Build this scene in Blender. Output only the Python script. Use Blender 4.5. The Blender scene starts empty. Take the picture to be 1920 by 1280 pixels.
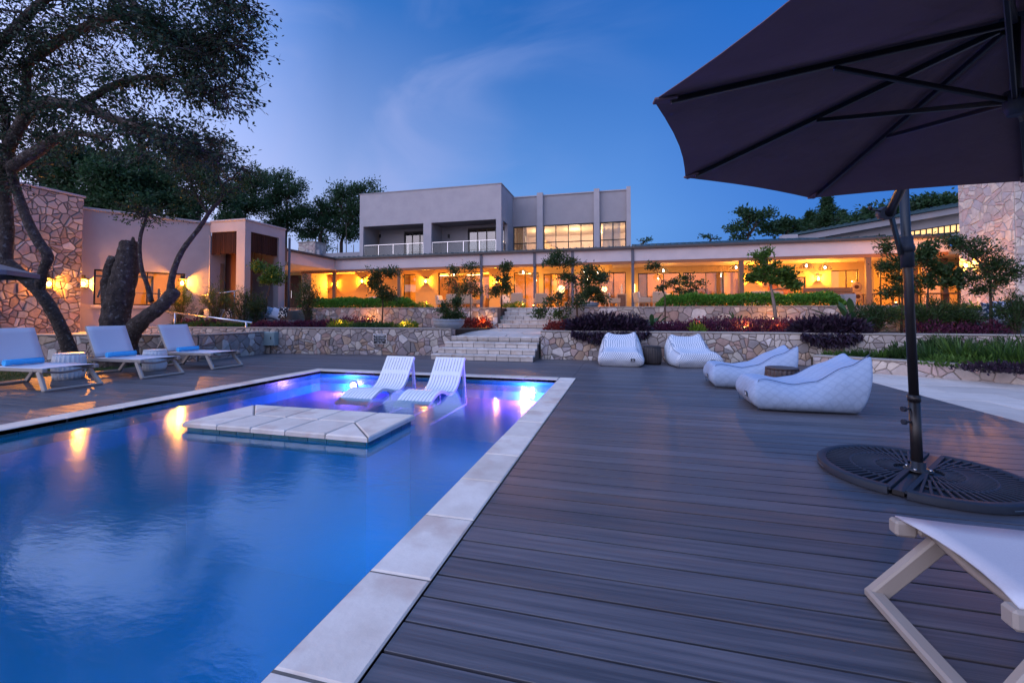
import bpy, bmesh, math, random
import numpy as np
from mathutils import Vector, Matrix

SC = bpy.context.scene
COL = SC.collection
PI = math.pi
random.seed(7)

# ---------------------------------------------------------------- camera
FPX, YAW, TILT, HORIZON, EYE = 800.0, math.radians(14.4), math.radians(1.4), 590.0, 1.25
VC = HORIZON - FPX * math.tan(TILT)
cam_data = bpy.data.cameras.new('camera')
cam = bpy.data.objects.new('camera', cam_data)
COL.objects.link(cam)
cam.location = (0, 0, EYE)
cam.rotation_euler = (PI / 2 + TILT, 0, YAW)
cam_data.sensor_fit = 'HORIZONTAL'
cam_data.sensor_width = 36.0
cam_data.lens = 36.0 * FPX / 1920.0
cam_data.shift_y = (VC - 640.0) / 1920.0
cam_data.clip_start = 0.05
cam_data.clip_end = 3000.0
SC.camera = cam

# ---------------------------------------------------------------- sky (dusk)
world = bpy.data.worlds.new('World')
SC.world = world
world.use_nodes = True


def build_sky():
    nt = world.node_tree
    N, L = nt.nodes, nt.links
    bg = N['Background']
    bg.inputs['Strength'].default_value = 0.1
    tc = N.new('ShaderNodeTexCoord')

    def math_(op, a=None, b=None, clamp=False):
        n = N.new('ShaderNodeMath'); n.operation = op; n.use_clamp = clamp
        for i, x in enumerate((a, b)):
            if x is None: continue
            if isinstance(x, (int, float)): n.inputs[i].default_value = x
            else: L.new(x, n.inputs[i])
        return n.outputs[0]

    def mixc(fac, a, b):
        n = N.new('ShaderNodeMix'); n.data_type = 'RGBA'
        if isinstance(fac, (int, float)): n.inputs[0].default_value = fac
        else: L.new(fac, n.inputs[0])
        for i, x in ((6, a), (7, b)):
            if isinstance(x, tuple): n.inputs[i].default_value = (*x, 1)
            else: L.new(x, n.inputs[i])
        return n.outputs[2]

    flat = N.new('ShaderNodeVectorMath'); flat.operation = 'MULTIPLY'; L.new(tc.outputs['Generated'], flat.inputs[0]); flat.inputs[1].default_value = (1, 1, 0)
    nrm = N.new('ShaderNodeVectorMath'); nrm.operation = 'NORMALIZE'; L.new(flat.outputs[0], nrm.inputs[0])
    dot = N.new('ShaderNodeVectorMath'); dot.operation = 'DOT_PRODUCT'
    L.new(nrm.outputs[0], dot.inputs[0]); dot.inputs[1].default_value = (-0.72, -0.69, 0.0)
    s = math_('MULTIPLY_ADD', dot.outputs['Value'], 0.5)
    s.node.inputs[2].default_value = 0.5
    sep = N.new('ShaderNodeSeparateXYZ'); L.new(tc.outputs['Generated'], sep.inputs[0])

    def ramp(stops):
        r = N.new('ShaderNodeValToRGB'); L.new(s, r.inputs[0]); cr = r.color_ramp
        while len(cr.elements) < len(stops): cr.elements.new(0.5)
        for e, (p, c) in zip(cr.elements, stops): e.position = p; e.color = (*c, 1)
        return r.outputs[0]
    low = ramp([(0.0, (0.03, 0.15, 0.52)), (0.05, (0.05, 0.18, 0.56)), (0.14, (0.12, 0.30, 0.70)), (0.25, (0.15, 0.34, 0.74)), (0.44, (0.36, 0.47, 0.80)),
                (0.60, (0.70, 0.76, 1.15)), (0.8, (1.30, 1.22, 1.65)), (1.0, (1.55, 1.35, 1.65))])
    high = ramp([(0.0, (0.012, 0.13, 0.52)), (0.14, (0.018, 0.13, 0.46)), (0.25, (0.018, 0.13, 0.45)), (0.44, (0.045, 0.18, 0.54)), (0.60, (0.22, 0.42, 1.0)), (0.8, (0.72, 1.0, 1.9)), (1.0, (1.0, 1.25, 2.2))])
    el = N.new('ShaderNodeMapRange'); L.new(sep.outputs['Z'], el.inputs[0])
    el.inputs[1].default_value = 0.20; el.inputs[2].default_value = 0.58
    zen = N.new('ShaderNodeMapRange'); L.new(sep.outputs['Z'], zen.inputs[0]); zen.interpolation_type = 'SMOOTHSTEP'
    zen.inputs[1].default_value = 0.60; zen.inputs[2].default_value = 1.0
    base = mixc(zen.outputs[0], mixc(el.outputs[0], low, high), (0.42, 0.76, 1.75))
    # soft long-exposure clouds
    mp = N.new('ShaderNodeMapping'); L.new(tc.outputs['Generated'], mp.inputs[0])
    mp.inputs['Rotation'].default_value = (0.35, 0.85, 0.3); mp.inputs['Scale'].default_value = (1.0, 3.4, 2.9)
    no = N.new('ShaderNodeTexNoise'); L.new(mp.outputs[0], no.inputs[0])
    no.inputs['Scale'].default_value = 1.7; no.inputs['Detail'].default_value = 6; no.inputs['Roughness'].default_value = 0.5
    no.inputs['Distortion'].default_value = 0.7
    cm = N.new('ShaderNodeMapRange'); L.new(no.outputs[0], cm.inputs[0])
    cm.inputs[1].default_value = 0.42; cm.inputs[2].default_value = 0.76; cm.interpolation_type = 'SMOOTHSTEP'
    cf = math_('MULTIPLY', cm.outputs[0], 0.6)
    side = N.new('ShaderNodeMapRange'); L.new(s, side.inputs[0])
    side.inputs[1].default_value = 0.08; side.inputs[2].default_value = 0.36
    cf = math_('MULTIPLY', cf, side.outputs[0])
    cloud = mixc(s, (0.12, 0.27, 0.66), (0.74, 0.68, 0.92))
    col = mixc(cf, base, cloud)
    ten = N.new('ShaderNodeMix'); ten.data_type = 'RGBA'; ten.blend_type = 'MULTIPLY'; ten.inputs[0].default_value = 1
    L.new(col, ten.inputs[6]); ten.inputs[7].default_value = (10, 10, 10, 1)
    sky = N.new('ShaderNodeTexSky'); sky.sky_type = 'NISHITA'; sky.sun_disc = False
    sky.sun_elevation = math.radians(0.5); sky.sun_rotation = math.radians(226); sky.ozone_density = 4.0
    dusk = N.new('ShaderNodeMix'); dusk.data_type = 'RGBA'; dusk.blend_type = 'MULTIPLY'; dusk.inputs[0].default_value = 1
    L.new(sky.outputs[0], dusk.inputs[6]); dusk.inputs[7].default_value = (6, 10, 16, 1)
    out = mixc(0.10, ten.outputs[2], dusk.outputs[2])
    L.new(out, bg.inputs['Color'])


build_sky()

# afterglow of the sun that has just set behind the camera: one broad, weak sun lamp
sun_data = bpy.data.lights.new('sun', 'SUN')
sun_data.energy = 0.65
sun_data.angle = math.radians(70)
sun_data.color = (1.0, 0.93, 0.97)
sun = bpy.data.objects.new('sun', sun_data)
COL.objects.link(sun)
sun.rotation_euler = Vector((0.55, 0.62, -0.56)).to_track_quat('-Z', 'Y').to_euler()

SC.view_settings.view_transform = 'Standard'
SC.view_settings.look = 'None'
SC.view_settings.exposure = 0.12
SC.view_settings.gamma = 1.0
SC.view_settings.use_curve_mapping = False
cy = SC.cycles
cy.use_denoising = True
cy.max_bounces = 7
cy.diffuse_bounces = 3
cy.glossy_bounces = 3
cy.transmission_bounces = 3
cy.transparent_max_bounces = 12
cy.sample_clamp_indirect = 4.0
cy.sample_clamp_direct = 0.0
cy.caustics_reflective = False
cy.caustics_refractive = False

# ---------------------------------------------------------------- from photo measurements to places
FW = Vector((-math.sin(YAW), math.cos(YAW), 0)); RT = Vector((math.cos(YAW), math.sin(YAW), 0))
F3 = FW * math.cos(TILT) + Vector((0, 0, math.sin(TILT))); U3 = -FW * math.sin(TILT) + Vector((0, 0, math.cos(TILT)))
CAM = Vector((0, 0, EYE))
def ray(u, v): return F3 + RT * ((u - 960) / FPX) + U3 * ((VC - v) / FPX)
def gp(u, v, z=0.0):
    d = ray(u, v); return CAM + d * ((z - EYE) / d.z)
def yp(u, v, Y):
    d = ray(u, v); return CAM + d * (Y / d.y)
def xp(u, v, X):
    d = ray(u, v); return CAM + d * (X / d.x)
def dp(u, v, D): return CAM + ray(u, v) * D
def XY(u, Y): return yp(u, HORIZON, Y).x

# ---------------------------------------------------------------- materials
MATS = {}
def nodes_of(name):
    m = bpy.data.materials.new(name); m.use_nodes = True
    nt = m.node_tree
    return m, nt, nt.nodes, nt.links, nt.nodes['Principled BSDF']

def mat(name, c1, c2=None, rough=0.6, metal=0.0, scale=8.0, detail=6.0, bump=0.0, bscale=None, stretch=(1, 1, 1),
        rnd=None, hue_rnd=0.0, spec=0.4, coords='Object', contrast=(0.3, 0.7), sheen=0.0, emis=None, emis_s=0.0, bdist=0.02, spots=None):
    """noise-mottled principled; rnd = list of colours picked per object"""
    m, nt, N, L, P = nodes_of(name)
    P.inputs['Roughness'].default_value = rough; P.inputs['Metallic'].default_value = metal
    P.inputs['Specular IOR Level'].default_value = spec
    tc = N.new('ShaderNodeTexCoord'); mp = N.new('ShaderNodeMapping'); mp.inputs['Scale'].default_value = stretch
    L.new(tc.outputs[coords], mp.inputs[0])
    vec = mp.outputs[0]
    oi = None
    if rnd or hue_rnd:
        oi = N.new('ShaderNodeObjectInfo')
        ad = N.new('ShaderNodeVectorMath'); ad.operation = 'ADD'
        mu = N.new('ShaderNodeMath'); mu.operation = 'MULTIPLY'; mu.inputs[1].default_value = 53.0
        L.new(oi.outputs['Random'], mu.inputs[0]); L.new(mu.outputs[0], ad.inputs[1]); L.new(vec, ad.inputs[0]); vec = ad.outputs[0]
    no = N.new('ShaderNodeTexNoise'); no.inputs['Scale'].default_value = scale; no.inputs['Detail'].default_value = detail
    no.inputs['Roughness'].default_value = 0.6
    L.new(vec, no.inputs[0])
    mr = N.new('ShaderNodeMapRange'); mr.inputs[1].default_value = contrast[0]; mr.inputs[2].default_value = contrast[1]; L.new(no.outputs[0], mr.inputs[0])
    mx = N.new('ShaderNodeMix'); mx.data_type = 'RGBA'
    L.new(mr.outputs[0], mx.inputs[0]); mx.inputs[6].default_value = (*c1, 1); mx.inputs[7].default_value = (*(c2 or c1), 1)
    out = mx.outputs[2]
    if rnd:
        cr = N.new('ShaderNodeValToRGB'); cr.color_ramp.interpolation = 'CONSTANT'
        n = len(rnd)
        while len(cr.color_ramp.elements) < n: cr.color_ramp.elements.new(0.5)
        for i, (e, c) in enumerate(zip(cr.color_ramp.elements, rnd)): e.position = i / n; e.color = (*c, 1)
        L.new(oi.outputs['Random'], cr.inputs[0])
        m2 = N.new('ShaderNodeMix'); m2.data_type = 'RGBA'; m2.blend_type = 'MULTIPLY'; m2.inputs[0].default_value = 1
        L.new(cr.outputs[0], m2.inputs[6]); L.new(out, m2.inputs[7]); out = m2.outputs[2]
    if hue_rnd:
        hs = N.new('ShaderNodeHueSaturation')
        mr2 = N.new('ShaderNodeMapRange'); mr2.inputs[3].default_value = 1 - hue_rnd; mr2.inputs[4].default_value = 1 + hue_rnd
        L.new(oi.outputs['Random'], mr2.inputs[0]); L.new(mr2.outputs[0], hs.inputs['Value']); L.new(out, hs.inputs['Color']); out = hs.outputs[0]
    if spots:
        sn = N.new('ShaderNodeTexNoise'); sn.inputs['Scale'].default_value = spots[1]; sn.inputs['Detail'].default_value = 5; L.new(vec, sn.inputs[0])
        sr = N.new('ShaderNodeMapRange'); sr.inputs[1].default_value = spots[2]; sr.inputs[2].default_value = spots[2] + 0.12; sr.inputs[4].default_value = spots[3]
        L.new(sn.outputs[0], sr.inputs[0])
        m3 = N.new('ShaderNodeMix'); m3.data_type = 'RGBA'; L.new(sr.outputs[0], m3.inputs[0]); L.new(out, m3.inputs[6]); m3.inputs[7].default_value = (*spots[0], 1)
        out = m3.outputs[2]
    L.new(out, P.inputs['Base Color'])
    if bump:
        bn = N.new('ShaderNodeTexNoise'); bn.inputs['Scale'].default_value = bscale or scale * 4; bn.inputs['Detail'].default_value = 4; L.new(vec, bn.inputs[0])
        bu = N.new('ShaderNodeBump'); bu.inputs['Strength'].default_value = bump; bu.inputs['Distance'].default_value = bdist
        L.new(bn.outputs[0], bu.inputs['Height']); L.new(bu.outputs[0], P.inputs['Normal'])
    if emis:
        P.inputs['Emission Color'].default_value = (*emis, 1); P.inputs['Emission Strength'].default_value = emis_s
    MATS[name] = m
    return m

def glow(name, c, s):
    m, nt, N, L, P = nodes_of(name)
    P.inputs['Base Color'].default_value = (*[min(1, x) for x in c], 1)
    P.inputs['Emission Color'].default_value = (*c, 1); P.inputs['Emission Strength'].default_value = s
    MATS[name] = m; return m

def clear(name, tint, ior, rough, bump=None, gl=(1, 1, 1), murk=None):
    """clear sheet: fresnel mix of a tinted see-through and a mirror-like coat"""
    m = bpy.data.materials.new(name); m.use_nodes = True
    nt = m.node_tree; N, L = nt.nodes, nt.links; N.clear()
    o = N.new('ShaderNodeOutputMaterial'); mx = N.new('ShaderNodeMixShader'); fr = N.new('ShaderNodeFresnel'); fr.inputs[0].default_value = ior
    t = N.new('ShaderNodeBsdfTransparent'); t.inputs[0].default_value = (*tint, 1)
    g = N.new('ShaderNodeBsdfGlossy'); g.inputs['Roughness'].default_value = rough; g.inputs['Color'].default_value = (*gl, 1)
    body = t.outputs[0]
    if murk:
        df = N.new('ShaderNodeBsdfDiffuse'); df.inputs[0].default_value = (*murk[1], 1); tl_ = N.new('ShaderNodeBsdfTranslucent'); tl_.inputs[0].default_value = (*murk[1], 1)
        m1 = N.new('ShaderNodeMixShader'); m1.inputs[0].default_value = .5; L.new(df.outputs[0], m1.inputs[1]); L.new(tl_.outputs[0], m1.inputs[2])
        m2 = N.new('ShaderNodeMixShader'); m2.inputs[0].default_value = murk[0]; L.new(t.outputs[0], m2.inputs[1]); L.new(m1.outputs[0], m2.inputs[2]); body = m2.outputs[0]
    L.new(fr.outputs[0], mx.inputs[0]); L.new(body, mx.inputs[1]); L.new(g.outputs[0], mx.inputs[2]); L.new(mx.outputs[0], o.inputs[0])
    if bump:
        tc = N.new('ShaderNodeTexCoord'); last = None
        for sc_, st, rot, stg in bump:
            mp = N.new('ShaderNodeMapping'); mp.inputs['Scale'].default_value = st; mp.inputs['Rotation'].default_value = (0, 0, rot); L.new(tc.outputs['Object'], mp.inputs[0])
            no = N.new('ShaderNodeTexNoise'); no.inputs['Scale'].default_value = sc_; no.inputs['Detail'].default_value = 3; L.new(mp.outputs[0], no.inputs[0])
            bu = N.new('ShaderNodeBump'); bu.inputs['Strength'].default_value = stg; bu.inputs['Distance'].default_value = 0.02; L.new(no.outputs[0], bu.inputs['Height'])
            if last: L.new(last, bu.inputs['Normal'])
            last = bu.outputs[0]
        L.new(last, g.inputs['Normal']); L.new(last, fr.inputs['Normal'])
    MATS[name] = m; return m

def leaf_mat(name, a, b, trans=0.3, rough=0.5):
    m, nt, N, L, P = nodes_of(name)
    ge = N.new('ShaderNodeNewGeometry'); cr = N.new('ShaderNodeValToRGB')
    cr.color_ramp.elements[0].color = (*a, 1); cr.color_ramp.elements[1].color = (*b, 1)
    L.new(ge.outputs['Random Per Island'], cr.inputs[0]); L.new(cr.outputs[0], P.inputs['Base Color'])
    P.inputs['Roughness'].default_value = rough; P.inputs['Specular IOR Level'].default_value = 0.3
    if trans:
        t = N.new('ShaderNodeBsdfTranslucent'); L.new(cr.outputs[0], t.inputs[0])
        mx = N.new('ShaderNodeMixShader'); mx.inputs[0].default_value = trans
        L.new(P.outputs[0], mx.inputs[1]); L.new(t.outputs[0], mx.inputs[2]); L.new(mx.outputs[0], N['Material Output'].inputs[0])
    MATS[name] = m; return m

# ---------------------------------------------------------------- mesh builder
class MB:
    def __init__(self): self.v = []; self.f = []; self.s = []
    def add(self, vs, fs, smooth=False):
        o = len(self.v); self.v += [tuple(x) for x in vs]
        self.f += [tuple(i + o for i in f) for f in fs]; self.s += [smooth] * len(fs)
        return self
    def cbox(self, M, hx, hy, hz, c=0.0):
        if c <= 0:
            vs = [M @ Vector((sx * hx, sy * hy, sz * hz)) for sx in (-1, 1) for sy in (-1, 1) for sz in (-1, 1)]
            fs = [(0, 1, 3, 2), (4, 6, 7, 5), (0, 4, 5, 1), (2, 3, 7, 6), (0, 2, 6, 4), (1, 5, 7, 3)]
            return self.add(vs, fs)
        c = min(c, hx * .9, hy * .9, hz * .9)
        h = (hx, hy, hz); vs = []; idx = {}
        for sx in (-1, 1):
            for sy in (-1, 1):
                for sz in (-1, 1):
                    s = (sx, sy, sz)
                    for k in range(3):
                        p = [s[i] * (h[i] if i == k else h[i] - c) for i in range(3)]
                        idx[(s, k)] = len(vs); vs.append(M @ Vector(p))
        fs = []
        for k in range(3):
            a, b = [i for i in range(3) if i != k]
            for sg in (-1, 1):
                ring = []
                for (x, y) in ((-1, -1), (1, -1), (1, 1), (-1, 1)):
                    s = [0, 0, 0]; s[k] = sg; s[a] = x; s[b] = y; ring.append(idx[(tuple(s), k)])
                fs.append(tuple(ring))
        for k in range(3):
            a, b = [i for i in range(3) if i != k]
            for x in (-1, 1):
                for y in (-1, 1):
                    s0 = [0, 0, 0]; s0[a] = x; s0[b] = y; s1 = list(s0); s0[k] = -1; s1[k] = 1
                    fs.append((idx[(tuple(s0), a)], idx[(tuple(s1), a)], idx[(tuple(s1), b)], idx[(tuple(s0), b)]))
        for sx in (-1, 1):
            for sy in (-1, 1):
                for sz in (-1, 1):
                    fs.append(tuple(idx[((sx, sy, sz), k)] for k in range(3)))
        return self.add(vs, fs)
    def box(self, x0, x1, y0, y1, z0, z1, c=0.0):
        M = Matrix.Translation(((x0 + x1) / 2, (y0 + y1) / 2, (z0 + z1) / 2))
        return self.cbox(M, abs(x1 - x0) / 2, abs(y1 - y0) / 2, abs(z1 - z0) / 2, c)
    def bar(self, a, b, w, h, c=0.0, up=(0, 0, 1)):
        a = Vector(a); b = Vector(b); d = (b - a); l = d.length; d.normalize(); up = Vector(up)
        x = d.cross(up)
        if x.length < 1e-4: x = d.cross(Vector((1, 0, 0)))
        x.normalize(); z = x.cross(d)
        M = Matrix(((x.x, d.x, z.x, 0), (x.y, d.y, z.y, 0), (x.z, d.z, z.z, 0), (0, 0, 0, 1)))
        M.translation = (a + b) / 2
        return self.cbox(M, w / 2, l / 2, h / 2, c)
    def tube(self, pts, rad, n=8, smooth=True, caps=True, jit=0.0):
        pts = [Vector(p) for p in pts]
        if isinstance(rad, (int, float)): rad = [rad] * len(pts)
        vs = []; prev = None
        for i, p in enumerate(pts):
            t = (pts[min(i + 1, len(pts) - 1)] - pts[max(i - 1, 0)])
            if t.length < 1e-9: t = Vector((0, 0, 1))
            t.normalize()
            if prev is None:
                r = Vector((1, 0, 0)) if abs(t.x) < .8 else Vector((0, 1, 0))
                nx = (r - t * r.dot(t)).normalized()
            else:
                nx = prev - t * prev.dot(t)
                nx = nx.normalized() if nx.length > 1e-6 else prev
            prev = nx; ny = t.cross(nx)
            for k in range(n):
                a = 2 * PI * k / n; r = rad[i] * (1 + (random.uniform(-jit, jit) if jit else 0))
                vs.append(p + nx * (math.cos(a) * r) + ny * (math.sin(a) * r))
        fs = []
        for i in range(len(pts) - 1):
            for k in range(n):
                fs.append((i * n + k, i * n + (k + 1) % n, (i + 1) * n + (k + 1) % n, (i + 1) * n + k))
        self.add(vs, fs, smooth)
        if caps:
            o = len(self.v) - len(vs)
            self.f.append(tuple(o + k for k in range(n))[::-1]); self.s.append(False)
            self.f.append(tuple(o + (len(pts) - 1) * n + k for k in range(n))); self.s.append(False)
        return self
    def lathe(self, prof, n=24, o=(0, 0, 0), smooth=True, flute=None, caps=True):
        vs = []; o = Vector(o)
        for j, (r, z) in enumerate(prof):
            for k in range(n):
                a = 2 * PI * k / n
                rr = r * (1 + (flute(k, j) if flute else 0))
                vs.append(o + Vector((math.cos(a) * rr, math.sin(a) * rr, z)))
        fs = [(j * n + k, j * n + (k + 1) % n, (j + 1) * n + (k + 1) % n, (j + 1) * n + k) for j in range(len(prof) - 1) for k in range(n)]
        base = len(self.v); self.add(vs, fs, smooth)
        if caps:
            self.f.append(tuple(base + k for k in range(n))[::-1]); self.s.append(False)
            self.f.append(tuple(base + (len(prof) - 1) * n + k for k in range(n))); self.s.append(False)
        return self
    def prism(self, poly, ext):
        """closed polygon (list of Vector) pushed along ext"""
        poly = [Vector(p) for p in poly]; ext = Vector(ext); n = len(poly)
        vs = poly + [p + ext for p in poly]
        fs = [tuple(range(n))[::-1], tuple(range(n, 2 * n))] + [(i, (i + 1) % n, n + (i + 1) % n, n + i) for i in range(n)]
        return self.add(vs, fs)
    def quad(self, a, b, c, d): return self.add([a, b, c, d], [(0, 1, 2, 3)])
    def build(self, name, m, parent=None, off=None, recalc=True, subsurf=0):
        if off is not None:
            ox, oy, oz = off; self.v = [(x - ox, y - oy, z - oz) for x, y, z in self.v]
        me = bpy.data.meshes.new(name); me.from_pydata(self.v, [], self.f); 
        if recalc:
            bm = bmesh.new(); bm.from_mesh(me); bmesh.ops.recalc_face_normals(bm, faces=bm.faces[:]); bm.to_mesh(me); bm.free()
        me.polygons.foreach_set('use_smooth', self.s); me.update()
        if m is not None: me.materials.append(MATS[m] if isinstance(m, str) else m)
        o = bpy.data.objects.new(name, me); COL.objects.link(o)
        if parent is not None: o.parent = parent
        if subsurf:
            md = o.modifiers.new('subdiv', 'SUBSURF'); md.levels = md.render_levels = subsurf
        return o

def tag(o, label=None, cat=None, group=None, kind=None):
    if label: o['label'] = label
    if cat: o['category'] = cat
    if group: o['group'] = group
    if kind: o['kind'] = kind
    return o
def thing(name, label, cat, loc=(0, 0, 0), rz=0.0, group=None, kind=None):
    o = bpy.data.objects.new(name, None); o.empty_display_size = 0.2; COL.objects.link(o)
    o.location = loc; o.rotation_euler = (0, 0, rz)
    return tag(o, label, cat, group, kind)
def kids(o): return [c for c in bpy.data.objects if c.parent == o]
def copy_tree(o, loc=None, rz=None, label=None, group=None, parent=None, _km=None):
    if _km is None:
        _km = {}
        for c in bpy.data.objects:
            if c.parent is not None: _km.setdefault(c.parent.name, []).append(c)
    c = o.copy(); COL.objects.link(c); c.parent = parent
    if loc is not None: c.location = loc
    if rz is not None: c.rotation_euler = (0, 0, rz)
    if label: c['label'] = label
    if group: c['group'] = group
    for ch in _km.get(o.name, []): copy_tree(ch, parent=c, _km=_km)
    return c
def share(name, me, parent, loc=(0, 0, 0), rot=(0, 0, 0), scale=(1, 1, 1)):
    o = bpy.data.objects.new(name, me); COL.objects.link(o); o.parent = parent
    o.location = loc; o.rotation_euler = rot; o.scale = scale
    return o
def point_light(parent, loc, power, color, radius=0.05, name='light'):
    d = bpy.data.lights.new(name, 'POINT'); d.energy = power; d.color = color; d.shadow_soft_size = radius
    o = bpy.data.objects.new(name, d); COL.objects.link(o); o.location = loc
    if parent is not None: o.parent = parent
    return o
def area_light(parent, loc, power, color, sx, sy, rot=(0, 0, 0), name='light'):
    d = bpy.data.lights.new(name, 'AREA'); d.energy = power; d.color = color; d.shape = 'RECTANGLE'; d.size = sx; d.size_y = sy
    o = bpy.data.objects.new(name, d); COL.objects.link(o); o.location = loc; o.rotation_euler = rot
    if parent is not None: o.parent = parent
    return o

# ---------------------------------------------------------------- random-rubble stone facing
def clip(poly, px, py, nx, ny):
    out = []; n = len(poly)
    for i in range(n):
        a = poly[i]; b = poly[(i + 1) % n]
        da = (a[0] - px) * nx + (a[1] - py) * ny; db = (b[0] - px) * nx + (b[1] - py) * ny
        if da <= 0: out.append(a)
        if (da < 0 < db) or (db < 0 < da):
            t = da / (da - db); out.append((a[0] + (b[0] - a[0]) * t, a[1] + (b[1] - a[1]) * t))
    return out
def cells(w, h, cell, rng, drop=0.22, aspect=1.15):
    cx = cell * aspect; nx = max(1, round(w / cx)); ny = max(1, round(h / cell)); pts = []; wt = {}
    for j in range(-1, ny + 1):
        for i in range(-1, nx + 1):
            if 0 <= i < nx and 0 <= j < ny and rng.random() < drop: continue
            pts.append(((i + .5 + rng.uniform(-.42, .42) + (j % 2) * .3) * w / nx, (j + .5 + rng.uniform(-.42, .42)) * h / ny))
    res = []
    for a in pts: wt[a] = rng.uniform(0, (cell * .62) ** 2)
    for a in pts:
        poly = [(0, 0), (w, 0), (w, h), (0, h)]
        for b in pts:
            dx, dy = b[0] - a[0], b[1] - a[1]; d2 = dx * dx + dy * dy
            if d2 < 1e-9 or d2 > (cell * 4.5) ** 2: continue
            tt = min(.8, max(.2, .5 + (wt[a] - wt[b]) / (2 * d2))); poly = clip(poly, a[0] + dx * tt, a[1] + dy * tt, dx, dy)
            if len(poly) < 3: break
        if len(poly) < 3: continue
        ar = abs(sum(poly[i][0] * poly[(i + 1) % len(poly)][1] - poly[(i + 1) % len(poly)][0] * poly[i][1] for i in range(len(poly)))) / 2
        if ar > cell * cx * .75 and rng.random() < .5:
            gx = sum(p[0] for p in poly) / len(poly); gy = sum(p[1] for p in poly) / len(poly); an = rng.choice((rng.uniform(-.5, .5), rng.uniform(1.0, 2.1))); sx, sy = math.sin(an), -math.cos(an)
            p1, p2 = clip(poly, gx, gy, sx, sy), clip(poly, gx, gy, -sx, -sy)
            res += [p for p in (p1, p2) if len(p) >= 3]
        else: res.append(poly)
    return res
def shrink(poly, g):
    n = len(poly)
    ar = sum(poly[i][0] * poly[(i + 1) % n][1] - poly[(i + 1) % n][0] * poly[i][1] for i in range(n)) / 2
    if ar < 0: poly = poly[::-1]
    out = poly
    for i in range(n):
        a = poly[i]; b = poly[(i + 1) % n]; dx, dy = b[0] - a[0], b[1] - a[1]; l = math.hypot(dx, dy)
        if l < 1e-6: continue
        nx, ny = dy / l, -dx / l
        out = clip(out, a[0] - nx * g, a[1] - ny * g, nx, ny)
        if len(out) < 3: return None
    q = []
    for p in out:
        if not q or math.hypot(p[0] - q[-1][0], p[1] - q[-1][1]) > 0.008: q.append(p)
    return q if len(q) >= 3 else None
def stones(parent, O, U, V, w, h, cell, seed, m='stone', joint=0.007, proud=(0.010, 0.04), off=(0, 0, 0), name='stone', drop=0.22, aspect=1.15, limit=299, bev=0.009):
    """pieces laid on the plane O + a*U + b*V, standing proud along U x V"""
    rng = random.Random(seed); U = Vector(U).normalized(); V = Vector(V).normalized(); N = U.cross(V); O = Vector(O) - Vector(off); k = 0; rest = MB()
    for poly in cells(w, h, cell, rng, drop, aspect):
        a = shrink(poly, joint)
        if not a: continue
        b = shrink(a, bev) or a
        p = rng.uniform(*proud); tx, ty = rng.uniform(-.03, .03), rng.uniform(-.03, .03)
        cx = sum(q[0] for q in b) / len(b); cy_ = sum(q[1] for q in b) / len(b)
        vs = [O + U * q[0] + V * q[1] - N * .01 for q in a] + [O + U * q[0] + V * q[1] + N * (p * .55) for q in a]
        top = [O + U * q[0] + V * q[1] + N * (p + tx * (q[0] - cx) + ty * (q[1] - cy_)) for q in b]
        n, mN = len(a), len(b)
        fs = [(i, (i + 1) % n, n + (i + 1) % n, n + i) for i in range(n)]
        mb = MB()
        if mN == n:
            fs += [(n + i, n + (i + 1) % n, 2 * n + (i + 1) % n, 2 * n + i) for i in range(n)]
            vs += top + [O + U * cx + V * cy_ + N * (p * 1.15)]
            fs += [(2 * n + i, 2 * n + (i + 1) % n, 3 * n) for i in range(n)]
        else:
            vs += [O + U * cx + V * cy_ + N * p]
            fs += [(n + i, n + (i + 1) % n, 2 * n) for i in range(n)]
        mb.add(vs, fs); k += 1
        if k <= limit: mb.build(name, m, parent)
        else:
            o_ = len(rest.v); rest.v += mb.v; rest.f += [tuple(i + o_ for i in f) for f in mb.f]; rest.s += mb.s
    if rest.v: rest.build(name + '_facing', 'stone_mix', parent)['kind'] = 'stuff'

# ---------------------------------------------------------------- leaves
def leaf_mesh(name, centers, dirs, length, width, m, parent=None, rng=None, off=(0, 0, 0), spread=0.8, fold=0.0, droop=0.0):
    """one small diamond-shaped leaf for every centre"""
    rng = rng or np.random.default_rng(1)
    c = np.asarray(centers, float) - np.asarray(off, float); n = len(c)
    d = np.asarray(dirs, float) + rng.normal(0, spread, (n, 3)); d[:, 2] -= droop
    d /= np.linalg.norm(d, axis=1)[:, None] + 1e-9
    r = rng.normal(0, 1, (n, 3)); b = np.cross(d, r); b /= np.linalg.norm(b, axis=1)[:, None] + 1e-9
    L_ = (length * rng.uniform(.65, 1.3, n))[:, None]; W_ = (width * rng.uniform(.7, 1.25, n))[:, None]
    v = np.empty((n, 4, 3)); v[:, 0] = c; v[:, 1] = c + d * L_ * .45 + b * W_ * .5; v[:, 2] = c + d * L_; v[:, 3] = c + d * L_ * .45 - b * W_ * .5
    me = bpy.data.meshes.new(name)
    me.vertices.add(4 * n); me.vertices.foreach_set('co', v.ravel())
    me.loops.add(4 * n); me.loops.foreach_set('vertex_index', np.arange(4 * n, dtype=np.int32))
    me.polygons.add(n); me.polygons.foreach_set('loop_start', np.arange(0, 4 * n, 4, dtype=np.int32))
    me.update(calc_edges=True); me.validate()
    me.materials.append(MATS[m] if isinstance(m, str) else m)
    o = bpy.data.objects.new(name, me); COL.objects.link(o)
    if parent is not None: o.parent = parent
    return o

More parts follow.
